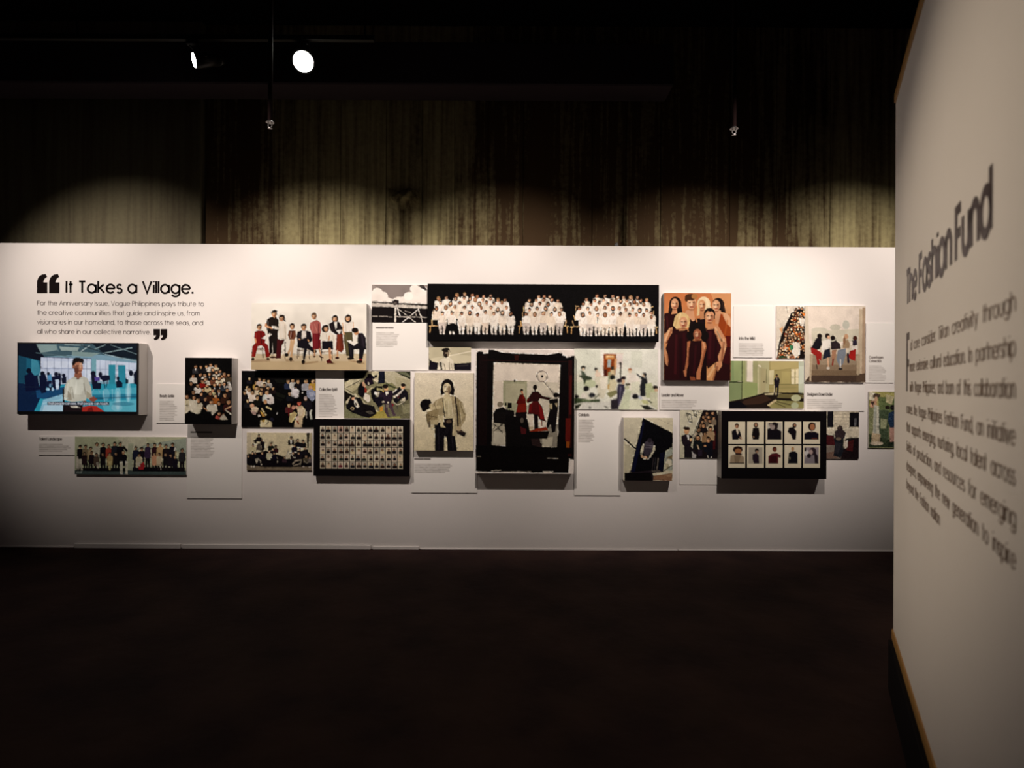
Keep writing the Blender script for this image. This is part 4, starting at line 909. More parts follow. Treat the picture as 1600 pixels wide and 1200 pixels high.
# scaffold and clouds, black and white
cv = Canvas(581, 445, 668, 503.5, '9c918c').fr(575, 440, .120825)
cv.run('''P 8c827e 50 40 570 40 480 190 300 220 180 100;E f6efe9 120 150 70 68;E f6efe9 190 190 66 60;E f4ece6 80 220 60 60;P f4ece6 50 150 250 200 320 230 420 200 480 190 540 130 600 130 780 130 780 290 50 262;E f6f0ea 600 90 60 50;E f6f0ea 690 120 90 60;E faf4ee 520 190 60 56;E eee6e0 400 230 70 34;E 4c4644 700 65 40 24 30;E 3a3436 730 90 30 16 40
P 221c1c 50 262 780 300 780 340 50 300;P c8c0b8 50 275 780 318 780 352 50 322;L 2a2424 8 50 264 780 300;P 120c0e 50 322 780 352 780 540 50 540;L b0a8a0 12 370 455 780 462;L 8a827c 16 60 452 120 452;L 8a827c 16 150 452 250 455;L 8a827c 14 270 460 310 460
L d8d0c6 20 355 310 352 530;L e8e0d8 14 380 340 410 440;L d0c8c0 10 385 350 620 530;L d0c8c0 10 640 365 440 530;L e0d8d0 12 645 335 708 530;L a8a098 8 610 380 620 440;L 8a827c 10 480 380 550 400
E 241c1c 355 255 30 24;P 2a2224 305 250 395 240 405 300 330 305;E 5a524e 350 282 22 16;P f0e8e0 330 310 375 300 370 330 345 330''')
wall_item('landscape_photo', 'black and white photo of a scaffold under big clouds', 'photo', cv, .012, M_BOARD, FLAT)
# man in a cap
cv = Canvas(670, 542, 736, 578, 'd8d0b4').fr(575, 440, .120825)
cv.run('''P c8c0a4 790 850 1340 850 1340 960 1100 940 790 1000;L e8e0c8 16 1050 960 1330 900;P 14101a 790 1005 830 1035 900 1050 1140 1060 1340 1045 1340 1145 790 1145;P 2c282c 1150 1080 1300 1070 1300 1090 1150 1100
P e8e0cc 940 1010 1000 975 1060 985 1105 1030 1120 1145 895 1145 910 1050;P 3a3228 930 1040 945 1040 965 1145 940 1145;L 8c8268 6 1050 1010 1055 1140;L 8c8268 8 985 1060 1000 1140;L a89e84 6 1080 1060 1090 1140
E 3a2e28 1010 930 40 54;E 8c7c68 1022 935 22 40;E 1c1614 1006 882 52 26 -8;P 1c1614 1000 890 1058 885 1058 905 1010 905;L 14100e 10 1010 910 1055 905;E c8bca4 1045 900 12 10;E 2a2018 1010 955 18 24''')
wall_item('portrait_photo', 'small sepia photo of a figure in a flat cap outdoors', 'photo', cv, .010, M_BOARD, FLAT)
# blurred workshop
cv = Canvas(897, 545, 1028, 640, 'e9ebdf').fr(890, 540, .10625)
cv.run('''P dfe3d6 65 60 440 60 440 480 65 430;P eceee4 780 60 1300 60 1300 420 1050 400 800 330;P dde1d4 900 80 1060 80 1060 330 900 300;R f4f2ea 455 70 500 460;R e8dcd0 500 110 790 125
P 8a3c14 500 125 680 125 670 440 500 450;P d08848 520 140 660 135 660 200 525 205;P f6dcae 530 150 650 150 650 170 535 175;P b0bcc0 555 205 610 205 600 320 550 320;P 4a1a10 500 350 550 350 550 450 500 450;P d8a070 655 190 690 190 685 340 650 350;P e8dcd8 690 130 780 130 770 340 690 330
E d6dcc8 130 600 120 160;E e4e4d4 120 480 90 60;E c6cfae 300 560 90 60;P 3a4434 130 440 240 440 330 470 320 500 240 510 220 580 200 500;E 22221e 198 325 34 28;E d8c4a8 200 350 20 24;P 4a5648 165 370 215 390 240 440 180 450
E 1e1c1a 388 350 24 24;E e4cdb4 400 375 20 22;P ecd8c4 380 400 440 390 470 450 400 470 370 440;P e0dcc8 360 470 480 450 560 470 560 620 500 780 420 760 400 600;P efeadb 440 480 550 470 540 640 460 640;E 1c1a1c 245 632 38 38;P dcdccc 190 680 280 690 420 720 380 800 200 800;E 2c2e34 330 730 44 34;E 24221e 398 600 16 20;E 1e1c1a 105 750 30 24
P 3c4a30 70 770 200 780 300 800 440 790 440 830 200 830 70 860;P 788866 180 790 330 800 300 820 180 815;E e8e4da 210 740 46 40;L 4a5240 12 370 780 430 720
E 2a2420 628 330 24 26;P dcc8a0 595 360 660 350 670 440 600 440;P 9aa080 560 390 600 380 590 560 570 600;E 1e201a 630 470 36 44;P ddd6b4 590 500 660 490 700 540 660 680 580 700 560 620;P c4a468 560 570 590 560 580 640 560 640;P 84845c 540 700 690 650 700 700 600 770
L 3a3a34 16 750 280 745 460;E 2a2622 745 265 14 24;E 22181a 790 475 32 28;E dcb898 785 530 26 38;P 28202c 690 500 760 470 770 540 700 540;P 383448 720 560 800 570 810 640 760 800 720 900 700 880 700 640;P 6c6880 740 600 760 600 740 860 725 860;P 2c2830 610 800 700 780 720 930 610 935
E b05a2c 885 352 26 18;E ecd8c0 885 380 26 24;P f2ece2 840 420 900 400 1000 440 1035 520 1030 700 920 720 880 640 850 560;P e4e6d2 900 540 1030 520 1030 700 900 700;P 5c5a48 820 560 890 550 890 580 830 590;P c0c4a4 800 600 880 590 870 640 820 640;P d4dcc0 720 940 830 640 900 660 880 900 870 940
P 23262a 980 400 1030 440 1100 470 1140 540 1110 620 1110 740 1040 740 1030 600 1050 540 1050 480 990 430;E 1c1a1c 1100 425 28 28;E dcc4a8 1085 440 18 22;P 1c1a1e 1110 420 1140 520 1110 540
P c4cea4 1110 560 1200 540 1240 640 1290 700 1290 780 1120 760;E 241a18 1260 610 34 30;E d8b898 1270 650 28 26;P d4d6bc 1180 680 1290 680 1295 940 1180 860;E 1c1c22 965 745 44 36;P ccd4e0 1000 730 1050 730 1070 790 1010 800;P e6ead2 880 800 1000 770 1160 850 1140 930 880 940;P 2a2c26 1030 870 1140 880 1250 930 1130 940;P c8cc98 1050 790 1140 800 1180 860 1080 850;P 3c4030 1130 790 1220 830 1190 840
P dfe0d8 130 930 215 830 600 825 605 940 130 940;L 4a4c44 14 515 890 560 915;E 3c3e3a 300 910 16 10;P 2c3020 85 880 180 850 130 920 80 930''')
cv.blur(.8); cv.noise(.02, 3)
wall_item('workshop_photo', 'pale blurred photo of dressmakers busy in a white room', 'photo', cv, .012, M_BOARD, FLAT)
# green room
cv = Canvas(1139.5, 564, 1256, 638, 'b4b488').fr(1130, 555, .084375)
cv.run('''P 8ca070 120 100 355 100 355 500 120 500;P 9cac78 190 100 350 100 350 480 200 480;P 88986c 110 510 355 510 350 810 110 850;P a4ac78 355 100 640 100 640 740 355 800;P 9aa870 355 510 640 520 640 720 360 790;L 3a4028 22 120 500 355 500;L dcd8b8 10 270 490 350 490;L 4a5234 14 350 100 345 800
P f2e8da 442 100 548 100 546 500 438 490;P b8b894 410 100 442 100 438 490 408 490;P a8a87c 550 110 640 110 640 520 550 510
P b8b48c 645 140 850 110 850 690 650 730;P b4ac84 690 240 790 250 790 680 690 710;L 6c6844 8 800 260 798 520;L f4ecc8 8 645 220 645 720;E f8f0d4 672 200 34 18 25;E 4a4028 755 495 14 10
P a89c68 850 110 1400 100 1400 690 850 700;P bcae78 870 120 1395 120 1395 270 880 270;L 847c4c 8 900 290 1250 250;L 7c7a4c 10 850 545 1400 535;L 8c8854 6 850 610 1400 600;P b4a870 1080 300 1240 300 1240 520 1080 520;P d8d0a8 850 280 940 270 930 540 850 540
P eee4c0 1260 255 1320 255 1320 530 1265 530;P ece2be 1340 255 1400 245 1400 530 1340 530;L 8c8454 8 1260 405 1400 405;P c4ccb8 1395 110 1500 110 1500 690 1395 700;P d4dccc 1410 200 1490 200 1490 520 1410 530
P 1e1612 110 860 360 810 640 735 780 690 1400 690 1500 710 1500 990 110 990;P 3a281e 400 830 640 760 760 730 900 820 700 900 300 930;P cfc49c 760 715 960 690 1100 710 1020 735 780 735;P 6c6440 1030 710 1500 730 1500 800 1000 790;P 8c8858 820 920 960 820 1010 830 1500 860 1500 990 900 985;P c8b890 815 925 960 820 1000 835 850 945;L 4a4028 12 960 880 1150 960;L 4c442c 14 1000 860 1250 920;E b8bc98 1350 790 90 60;E a8b090 1330 930 70 60;P 0c0a10 110 880 300 850 450 950 400 990 110 990
P 1c1820 960 420 1020 405 1050 440 1045 500 1030 560 1030 640 1018 735 990 735 1000 600 980 600 965 735 930 730 960 640 950 540 940 460;E 2a1c14 990 375 20 26;E 8a5c40 990 395 14 18;P d8ccb8 985 420 1000 415 995 470;L d8d0b8 10 950 560 945 690''')
cv.blur(.3)
wall_item('interior_photo', 'photo of a suited figure standing in an empty green room', 'photo', cv, .012, M_BOARD, FLAT, fin=(.18, .45, .13))
# staircase crowd
cv = Canvas(1062.5, 641, 1122, 716, 'd0ccb4').fr(965, 635, .10417)
cv.run('''P 1a1216 1285 60 1480 60 1510 180 1510 790 1100 790 1150 430;L 1a1216 14 1280 70 1130 430;P dcd8c0 935 60 1275 60 1130 420 940 460;P 1c1a18 1030 100 1100 115 1125 245 1065 240;P d8d4bc 1045 118 1092 128 1112 230 1072 226;L 3c3830 6 1075 160 1085 200;P 1c1a18 1125 60 1180 60 1188 160 1150 155;P d8d4bc 1136 66 1170 66 1176 146 1156 142;L 1c1a18 8 1200 70 1225 95;P 4a1418 1440 330 1470 380 1460 640 1430 640''')
for x, y, r, c in ((1340, 100, 22, '5a4438'), (1425, 95, 24, '2a2422'), (1285, 160, 24, '3a2e2a'), (1365, 155, 24, '6a5848'), (1275, 225, 26, '8a6a50'), (1385, 215, 28, 'c8b89c'), (1320, 195, 22, '7a6a58'), (1440, 170, 20, '8c7c68'), (1285, 280, 32, '1c181c'), (1390, 330, 34, 'b89a78'), (1215, 345, 32, 'c4b49c'), (1310, 400, 26, '9a7a58'), (1205, 460, 36, '14181c'), (1360, 490, 36, '101420')):
    cv.bust(x, y, r, c, 'c8966c', '1c1210', int(x) % 2, 5.2, 1.9)
cv.run('''L dcc0a0 18 1195 580 1220 640;P 2a2030 1200 640 1270 650 1270 740 1210 740;P 12121c 1320 560 1420 550 1430 760 1340 780;E c8966c 1310 590 18 16;L d8d0c0 12 1350 740 1370 790;L d8d0c0 12 1410 750 1390 790
P 231a22 950 450 1010 415 1080 415 1130 460 1110 560 1100 600 1180 700 1110 760 1000 770 1000 600 970 560;P efe6d6 1035 430 1065 425 1070 500 1058 510;L 14101a 16 1030 590 1100 560;P 1c161c 1000 600 1100 600 1120 770 1000 770;P b8b4b4 1115 660 1140 700 1180 720 1170 790 1120 780;E d8a87c 1035 360 40 58;E 2a1c16 1032 325 46 24;L 2a2018 7 1010 350 1068 350;E d8a87c 1100 500 18 24''')
cv.noise(.02)
wall_item('group_photo', 'photo of a suited person before a crowd seated on a staircase', 'photo', cv, .012, M_BOARD, FLAT)
# stacked crowd
cv = Canvas(1213, 478, 1258, 560, 'dcd2c4').fr(1205, 470, .20833)
cv.L('4a443c', 3, [112, 45, 122, 90])
cv.P('140c0c', [60, 300, 110, 170, 150, 90, 220, 60, 250, 120, 250, 430, 42, 430])
g2 = random.Random(5)
for y in range(60, 420, 22):
    half = 18 + (y - 50) * .30
    x = max(58, 205 - half * 1.25) + g2.uniform(0, 12)
    while x < 248:
        yy, xx = y + g2.uniform(-8, 8), x
        cv.bust(xx, yy, g2.uniform(8, 10), g2.choice(['1c1416', '2a1c18', 'a84a1c', 'f0e4d0', 'c8702c', '141014', '141014', '3a2418', 'e4d4b8', '6a2c18']), g2.choice(['f0b88c', 'dca074', 'f4c8a0']), '120a08', g2.random() < .6, 4.2, 2.0)
        if g2.random() < .35: cv.L('e4ac84', 5, [xx - 8, yy + 24, xx + g2.uniform(-4, 12), yy + g2.uniform(14, 34)])
        x += 21 + g2.uniform(-2, 9)
cv.run('P f0e8dc 160 310 210 315 222 400 180 425 155 390;E 3c7c54 152 350 14 20;P efe6da 205 130 248 130 250 190 215 180;P 2c4a30 60 410 120 415 120 430 60 430;P dca878 60 210 90 190 80 250;P 140c0c 215 370 250 380 250 430 215 430;E d89c70 98 350 12 14')
cv.noise(.02)
wall_item('group_photo', 'narrow photo of a crowd piled up in a pyramid', 'photo', cv, .010, M_BOARD, FLAT)
# bench group
cv = Canvas(1258, 478, 1352, 597.5, 'd8ccba').fr(1205, 470, .20833)
cv.run('''P e8dcd0 265 45 690 45 690 260 600 330 300 330 265 260;P d9cdba 255 40 272 40 300 600 250 600;P b09880 682 50 712 50 708 610 670 610;P cbb9a0 660 60 684 60 680 600 650 610;E c4c0b0 480 200 40 24;E c4c4b8 560 180 26 34;E ccc8b8 360 220 60 20;P d0cbb8 300 230 660 210 650 300 310 320
P 9c8a74 300 400 660 400 665 600 290 605;P 8a7660 310 480 640 480 640 545 305 545;P 4a3a30 290 560 700 545 705 610 250 610;P 7a6650 300 520 640 520 640 560 300 560;P b8a68c 640 410 668 400 662 605 645 605;P b8a68c 290 400 312 400 300 600 288 600;P 5c4a3c 640 560 705 540 705 610 640 610
E 1c1410 362 265 18 18;P 18141a 300 350 340 280 375 275 380 330 360 365 310 370;P 9a2420 296 350 340 365 380 390 375 450 345 420 300 390;L 9a2420 20 345 410 355 470
E 241814 420 262 18 18;E dcae8c 430 275 12 14;P eee8e0 385 300 430 285 450 300 440 360 400 390 375 370;P 1c2030 400 370 440 355 445 420 385 440;L d8b090 12 425 430 430 500
E 1c1412 462 278 17 17;P 2c2226 450 310 480 295 515 320 520 360 450 365;P a87c60 455 370 490 365 480 440 455 440;L 8a3c30 12 465 440 460 480
E c49a78 562 268 16 20;P 9c8468 540 300 575 290 590 320 585 355 535 355;E 8c6a50 548 300 10 30;P 7c8490 500 370 560 355 560 400 540 470 515 500 490 440;L dcd8d4 8 520 440 520 510
E 4a2418 628 280 16 18;P 2c2438 610 300 640 290 645 330 612 335;P e4dcd4 600 340 645 330 650 360 610 370;P a8201c 590 375 635 360 630 450 600 440 580 420;L 2a2030 16 575 400 580 460
L 3c3028 6 340 480 345 510;E d8d0c4 428 505 12 10;E 2a2424 520 510 16 8''')
cv.blur(.3); cv.noise(.015)
wall_item('group_photo', 'photo of five friends squeezed on a worn pale sofa outdoors', 'photo', cv, .018, M_BOARD, FLAT)
# house front
cv = Canvas(1284, 643, 1342, 717, 'dcd2bc').fr(1205, 470, .20833)
cv.run('''L b4aa94 3 400 850 580 850;L b4aa94 3 400 875 580 875;L b4aa94 3 400 900 580 900;L b4aa94 3 400 925 580 925;R 14121a 420 828 465 950;R 100e14 585 835 662 945;R 5c5c60 622 880 638 940;R ece4d0 420 955 470 968;R ece4d0 550 952 662 966;R e4dac4 420 970 660 1025;P 4c1a1e 410 1000 470 1010 480 1080 410 1140
P 8a7e74 410 1080 540 1090 530 1190 410 1190;P 1c1216 560 1030 662 1025 662 1190 520 1190;P 4a1a1c 570 1060 620 1040 610 1130 560 1120;P 7c6458 410 1140 470 1130 500 1180 410 1190;P d8ccbc 545 1060 575 1040 570 1100 550 1110
E 4a403c 515 960 22 24;P 3c3034 475 980 520 950 560 990 550 1030 480 1040;P 1c2028 470 1030 545 1030 540 1130 520 1180 465 1160 480 1100;P 2c2c34 480 1060 530 1070 500 1150 470 1140;E 7a6a5c 505 1035 20 12;L 5a4a48 6 515 935 515 960''')
cv.noise(.03)
wall_item('house_photo', 'photo of a crouching figure before a white boarded house', 'photo', cv, .010, M_BOARD, FLAT)
# garden couple
cv = Canvas(1357, 612, 1406, 700, '8c9068').fr(1205, 470, .20833)
cv.run('''P b4ae6c 735 680 930 690 970 700 970 800 735 790;P 6c7c50 800 720 970 730 970 900 820 900;P e8e0c8 735 680 800 700 790 760 735 740;P 4c5c44 800 820 880 820 880 1060 800 1060;P a8ae88 820 880 870 890 860 960 820 960;P 3c4834 735 1000 800 1020 970 1060 970 1100 735 1100;P c4bc94 860 700 920 720 900 780 860 760;E 2c241c 870 800 18 14
E 2a1a16 785 715 22 20;P 5c4a3c 760 705 820 700 815 720 765 728;E d8b090 785 735 14 16;P c89c80 745 750 790 745 790 800 740 800;P 4a3a34 745 760 775 755 760 790;P d8d6c4 770 780 805 790 808 960 815 1040 760 1050 765 900;P b8bcb0 770 800 790 800 785 1000 770 1000;P c8b494 755 990 820 1000 815 1060 750 1070;E e4d4bc 790 1070 50 14
E 1c1818 910 800 20 22;P 243a58 880 840 930 820 970 840 970 950 890 950 875 900;P c49a8c 885 950 930 950 925 1060 890 1060;P 9a7468 930 950 960 950 955 1060 930 1060;P 2a3428 880 1060 970 1050 970 1100 870 1100''')
cv.blur(.25); cv.noise(.05, 3)
wall_item('garden_photo', 'photo of two people in a leafy garden beside the angled panel', 'photo', cv, .010, M_BOARD, FLAT)
# crowd from above on black
cv = Canvas(377.5, 579.5, 493, 667.5, '060507').fr(375, 575, .0791557)
cv.run('P 141612 680 220 900 240 920 300 720 300;P 161812 700 470 900 540 880 600 720 560;P 12140f 660 560 850 620 800 660;P 101208 740 320 920 330 900 350')
for x, y, r, c in ((185, 205, 26, '1a1820'), (320, 285, 34, 'c09c50'), (385, 220, 34, 'c8b8b0'), (470, 240, 34, 'd8cdb8'), (565, 260, 32, 'b8b4ae'), (480, 330, 36, '2a1c18'), (330, 390, 44, 'e8d8bc'), (150, 380, 36, 'e0d4c4'), (180, 420, 44, 'efe4da'), (420, 410, 32, '2a2024'), (550, 390, 36, '1c1818'), (650, 390, 28, '1e1416'),
                   (90, 480, 40, '151014'), (250, 480, 44, 'f0e2d4'), (410, 490, 40, '0c0c1a'), (340, 580, 40, '15140f'), (530, 470, 46, 'e6eee8'), (150, 640, 36, '1a1a1e'), (950, 250, 40, '2a3450'), (1040, 240, 36, 'dcdcd8'), (1140, 255, 40, '161216'), (1300, 250, 44, 'a8a8b0'), (1440, 250, 46, 'c8a040'),
                   (985, 500, 36, '12141c'), (1080, 400, 40, 'f0ecec'), (1395, 395, 42, '9ca4c0'), (970, 720, 40, '5a2a2c'), (1295, 590, 40, '14141c')):
    cv.bust(x, y, r, c, 'd8ae80', '120c0a', 0, 4.2, 2.0)
cv.run('''P ece4e0 530 530 610 520 665 590 668 690 600 730 530 690;P 20283c 510 590 580 600 560 630;P 060507 560 720 680 700 800 760 740 950 600 1000 520 900;L e4d09c 34 530 770 610 815;E d0a074 500 670 34 46;L e0cc9c 34 430 810 510 920
E d8a888 240 750 40 44;P e2cdb4 220 790 310 760 370 800 340 880 240 870;P c8a8a0 200 840 320 870 310 930 250 920;P 2a1814 350 830 430 860 420 930 360 950;P c49448 400 840 460 900 500 960 440 960;P efe4dc 340 930 380 910 410 950 360 975
P e8dcb4 410 1040 480 1010 560 1040 640 1080 640 1170 400 1170;P c0a050 430 1030 500 1020 480 1070 440 1070;L 2a1c14 12 560 1060 500 1120;E 14100c 465 1000 50 30;E 1a1a2a 630 1020 40 40;E ffffff 733 900 12 20;E f0ece8 1228 485 10 18
P eeeaf0 1000 400 1070 380 1165 440 1160 500 1130 590 1060 580 1040 500;E 14100e 1080 400 18 16;L eee8e4 30 990 380 1020 420;P 96a0bc 1310 450 1400 410 1480 460 1485 600 1420 660 1350 590;P b4bcd4 1360 470 1450 480 1440 560 1370 560;E d8a884 1390 380 36 36
P ddc8a4 1130 760 1220 740 1280 800 1290 920 1240 980 1220 1170 1070 1170 1080 1050 1150 940;P ecdcc0 1160 800 1250 800 1230 930 1150 950;E c86450 1168 695 36 46;E 1a0e0c 1165 650 38 26;P d4c088 990 900 1080 860 1130 900 1060 1020 1020 1080 960 1060;E dca088 1055 780 34 40;E dcae94 1115 775 26 36;P f0d4c4 1080 980 1150 930 1170 1010 1110 1030;L b05a38 26 1130 1050 1160 1100
P 15131c 1290 700 1400 640 1430 760 1400 820 1330 960 1310 1000;P c8ccc0 1370 850 1420 810 1410 900 1430 1010 1390 1020;L b4b0a8 14 1310 860 1320 980;E c8b4b0 1295 590 30 38;P 6a1c20 940 800 980 780 980 920 960 960''')
cv.noise(.02)
wall_item('group_photo', 'dark photo looking down on a crowd split into two clusters', 'photo', cv, .012, M_BOARD, FLAT)
# men in suits
cv = Canvas(538, 580, 641, 653.5, '8a8668').fr(535, 575, .070831)
cv.run('''P 0c080a 30 40 560 40 440 240 400 250 40 300;P d8d0b0 50 330 180 250 420 250 380 320 320 470 210 530 50 440;P c4bc98 110 430 360 330 330 460 220 530;L 4c4634 14 100 430 400 270;P dcd4b4 50 460 230 590 280 560 440 720 800 960 760 990 480 780 330 660 260 640 50 500;P 14100c 40 500 200 590 240 640 120 700 60 760 40 900
P d0c8aa 570 70 800 80 820 150 790 330 640 230 660 170 580 150;P 141828 800 60 930 70 930 330 780 350;P c0baa0 930 70 1140 70 1500 250 1500 470 1300 420 1100 400 940 300;P b0aa8c 1150 180 1500 260 1500 470 1200 420;P 2c3020 1150 70 1500 70 1500 240 1300 160;P 6c7058 1180 80 1400 90 1500 180 1480 200
P 8c8c64 830 340 1100 330 1200 430 1100 500 900 440;P 4c5038 950 320 1190 430 1150 450 960 380;P 6a6850 1150 720 1500 560 1500 1110 900 1110;P 8c8a6c 1300 800 1500 780 1500 980 1350 1000;P 7a7c5c 50 920 250 940 420 1060 600 1060 600 1110 50 1110;P a89c50 640 1000 900 930 1000 1000 1000 1100 580 1110;P 909058 1000 1080 1250 1060 1300 1110 1000 1110
P 1c1020 560 170 640 150 700 200 760 160 760 200 660 260 700 350 560 400 480 330 480 250;E 1a1214 590 160 44 34;E 14100f 735 175 34 22;P e8dccc 560 310 600 330 600 370 560 360;P d8ccb4 650 240 780 240 780 320 700 290
P 0e0c14 340 440 420 310 520 420 520 600 440 660 340 580;P d8a888 435 310 480 320 520 420 490 440 440 380;P a03828 490 430 540 460 540 540 490 560;P f0e8d8 500 550 600 600 620 720 560 760 460 670;P dcd0a8 540 500 660 420 650 450 540 560
P 0c0a10 620 500 740 400 880 400 880 520 720 640 760 780 680 740 640 640;P f4ecda 695 530 820 520 815 580 740 600 800 610 790 640 700 580;P c8c08c 750 430 900 470 900 500 760 490
P 0e0c12 240 640 400 660 460 780 700 840 760 1000 620 1060 420 1060 230 990 180 960 90 900 80 820 200 640;P efe6d0 250 700 300 680 380 850 330 890 280 840;P 201a14 280 760 310 770 320 840 290 840;E d8a484 235 665 36 48;E 14100e 225 625 44 26;P dcd0b4 80 760 170 620 180 650 110 800;E d0b890 225 895 44 36;E 0e0c10 225 900 24 18;E e8dcc8 468 885 30 18
P 100c10 420 780 560 800 700 960 760 1000 600 1100 400 1060;P 4c4840 500 960 620 940 700 1000 600 1020
P 281c2c 830 560 920 500 1090 490 1120 560 1100 680 1060 780 900 800 760 780 780 640;P 14101c 700 640 900 640 920 780 800 880 720 760;P ece2d4 940 520 1020 510 1020 560 980 620 960 590;L 14101a 16 990 570 985 640;E dcae80 960 450 46 62;E 1a1210 945 405 60 46;E e4d4c0 900 745 36 20;E e4d4c0 1002 765 20 20;P e0c060 870 480 920 500 900 540
P 50404a 930 800 1090 780 1140 960 1190 1040 1120 1060 1060 900 1000 860 1010 1000 1060 1090 1000 1080 930 960;P 80746a 960 800 1030 800 1010 870 960 870;P d89c40 820 870 900 840 900 930 830 960;P 7a2430 1080 760 1140 800 1100 860
P 14121a 1110 540 1260 410 1300 470 1390 470 1440 540 1450 690 1390 720 1280 690 1180 790 1120 700;P f0e8dc 1220 680 1350 460 1310 470 1160 610 1230 640;P 4a1c24 1195 640 1290 540 1240 660;E dca880 1335 410 44 54;E 1a1210 1335 370 52 38;L dcd8cc 22 1110 540 1190 470;P e4dcc8 1110 620 1170 590 1180 650 1130 670;L e8e0c8 14 1120 730 1210 815 1330 760 1390 700;P ded6be 1260 700 1380 640 1390 720 1290 730;L 2a2834 10 1210 820 1210 900;L 2a2834 10 1330 780 1360 840''')
cv.blur(.2); cv.noise(.03, 3)
wall_item('group_photo', 'photo of five suited people lounging in modern chairs', 'photo', cv, .012, M_BOARD, FLAT)
# dark group on steps
cv = Canvas(385.5, 676, 487, 735, 'e4d8b8').fr(380, 665, .071875)
cv.run('''P ece0bc 180 160 1370 160 1370 640 800 660 180 480;P c4b898 1440 160 1500 160 1500 640 1440 640;P 3a3428 1375 155 1440 155 1420 480 1385 480;P d8ccb0 80 160 180 160 170 560 80 620;P 8a7c68 80 860 1500 890 1500 985 80 980;P 5a4638 80 955 1500 960 1500 990 80 990;P 100c12 75 630 500 540 620 600 800 640 900 690 1000 600 1420 560 1480 640 1490 880 1000 900 450 900 80 860''')
for x, y, r, c in ((340, 215, 28, '1c1618'), (213, 425, 28, 'd4cca4'), (605, 395, 30, '1a2018'), (705, 455, 28, '3a1a1e'), (1035, 270, 30, '221c20'), (1185, 320, 30, '14121c'), (1297, 335, 30, '181418'), (415, 320, 22, '14101a'), (1350, 480, 30, '1a161c'), (1110, 430, 28, '1a1628'), (205, 590, 28, '1c161a'), (415, 590, 28, '181420'), (645, 510, 30, '201824'), (570, 560, 30, 'dcd8bc'), (680, 595, 28, '120e22'), (1225, 510, 28, '181420'), (980, 580, 28, 'dcd2b8'), (1085, 590, 28, '2a2024'),
                   (1210, 590, 28, '1a141c'), (115, 660, 26, '141016'), (265, 595, 24, '14141c'), (1370, 660, 30, '544c3c'), (900, 690, 22, '3a2830'), (1450, 690, 22, '6a6264')):
    cv.bust(x, y, r, c, 'bc9878', '14100e', 0, 4.8, 2.3)
cv.run('''P efe8d8 1015 300 1055 300 1045 400 1020 400;P 5c544c 300 410 380 380 400 540 280 530;P 161218 390 330 460 380 470 520 400 560;P 1a1418 225 330 300 270 280 400;P dcd8b8 500 640 580 610 590 740 540 750 490 690;P b8b0a0 250 730 330 700 390 770 380 820 330 790 290 830;P 14121a 320 750 370 760 360 830 310 820;P d8d2be 960 560 1010 550 1000 640 950 640;L 9c9080 30 1080 830 1130 760 1260 740;L a89c8c 26 1100 870 1220 820;L 8c8474 20 1260 760 1240 850;L 9c9484 20 1330 760 1380 810 1440 760;L dcd4c0 16 1060 620 1090 690 1130 690;E e8e0d4 180 890 18 18;E e8e0d4 238 890 20 18;E c8c0b0 400 850 12 18;E c0b8a8 745 780 14 24;L a89c88 10 735 680 750 720;E b8b0a8 1310 890 26 14;E b8b0a8 1440 895 22 14''')
cv.noise(.025)
wall_item('group_photo', 'faded photo of a dark-dressed band of people on steps', 'photo', cv, .012, M_BOARD, FLAT)
# wide line-up on green-grey
cv = Canvas(117, 682.5, 291, 741.5, 'c8ccac').fr(110, 675, .11875)
cv.run('''P bcc4a4 60 70 800 70 800 500 60 500;P d4d4bc 620 70 1000 70 1000 200 800 300 700 200;P a8b4a4 800 260 1000 160 1530 75 1530 300 1200 160;P b4bca4 760 150 830 150 820 500 770 500;P 4c5c5c 60 500 1530 500 1530 575 60 575;P 8c9c98 80 520 160 515 150 545 80 545;P 1c2020 60 556 1530 556 1530 575 60 575;P 14101a 90 470 740 470 740 515 90 515;P 100c14 820 460 1510 460 1510 515 820 515''')
for x, y, r, h, c, lg in ((130, 195, 22, 310, '16121a', 'c8c4b4'), (200, 195, 22, 300, '8c7c60', '18141a'), (267, 220, 22, 280, 'b8a480', '18141a'), (350, 165, 24, 330, 'c4c4b0', '1a161c'), (432, 170, 24, 330, '14121a', '14121a'), (508, 185, 22, 310, 'b04838', '2a2024'), (582, 155, 24, 340, '242830', '1a1a22'), (655, 160, 24, 330, '15131a', '14121a'),
                          (860, 210, 22, 300, '20243a', '1c1c28'), (940, 220, 22, 280, '1a1620', '18141c'), (1018, 170, 22, 330, '3c2e4a', '1a161e'), (1108, 170, 24, 330, '3a1a22', '18141c'), (1180, 165, 24, 330, 'c8a878', '2a2024'), (1258, 185, 24, 310, '241c20', '1a161c'), (1345, 160, 24, 340, '1a1622', '16121a'), (1470, 235, 24, 280, '2c2c30', '1c161c')):
    cv.stand(x, y, r, h, c, lg, 'bc9470', '1a1210', 0)
for x, y, r, c in ((185, 285, 20, '2c1c22'), (280, 275, 20, '221820'), (345, 300, 20, '5c4c40'), (430, 290, 20, '1c181c'), (520, 290, 20, 'c8b078'), (600, 285, 20, '1a161c'), (700, 265, 24, '14141c'), (905, 300, 22, 'd8d0b0'), (1108, 285, 20, 'e0a884'), (1170, 290, 20, 'dccfae'), (1255, 290, 20, '1c1a20'), (1320, 300, 20, '201a24'), (1380, 320, 20, '1a1624')):
    cv.bust(x, y, r, c, 'c09874', '1a1210', 0, 7.5, 1.9)
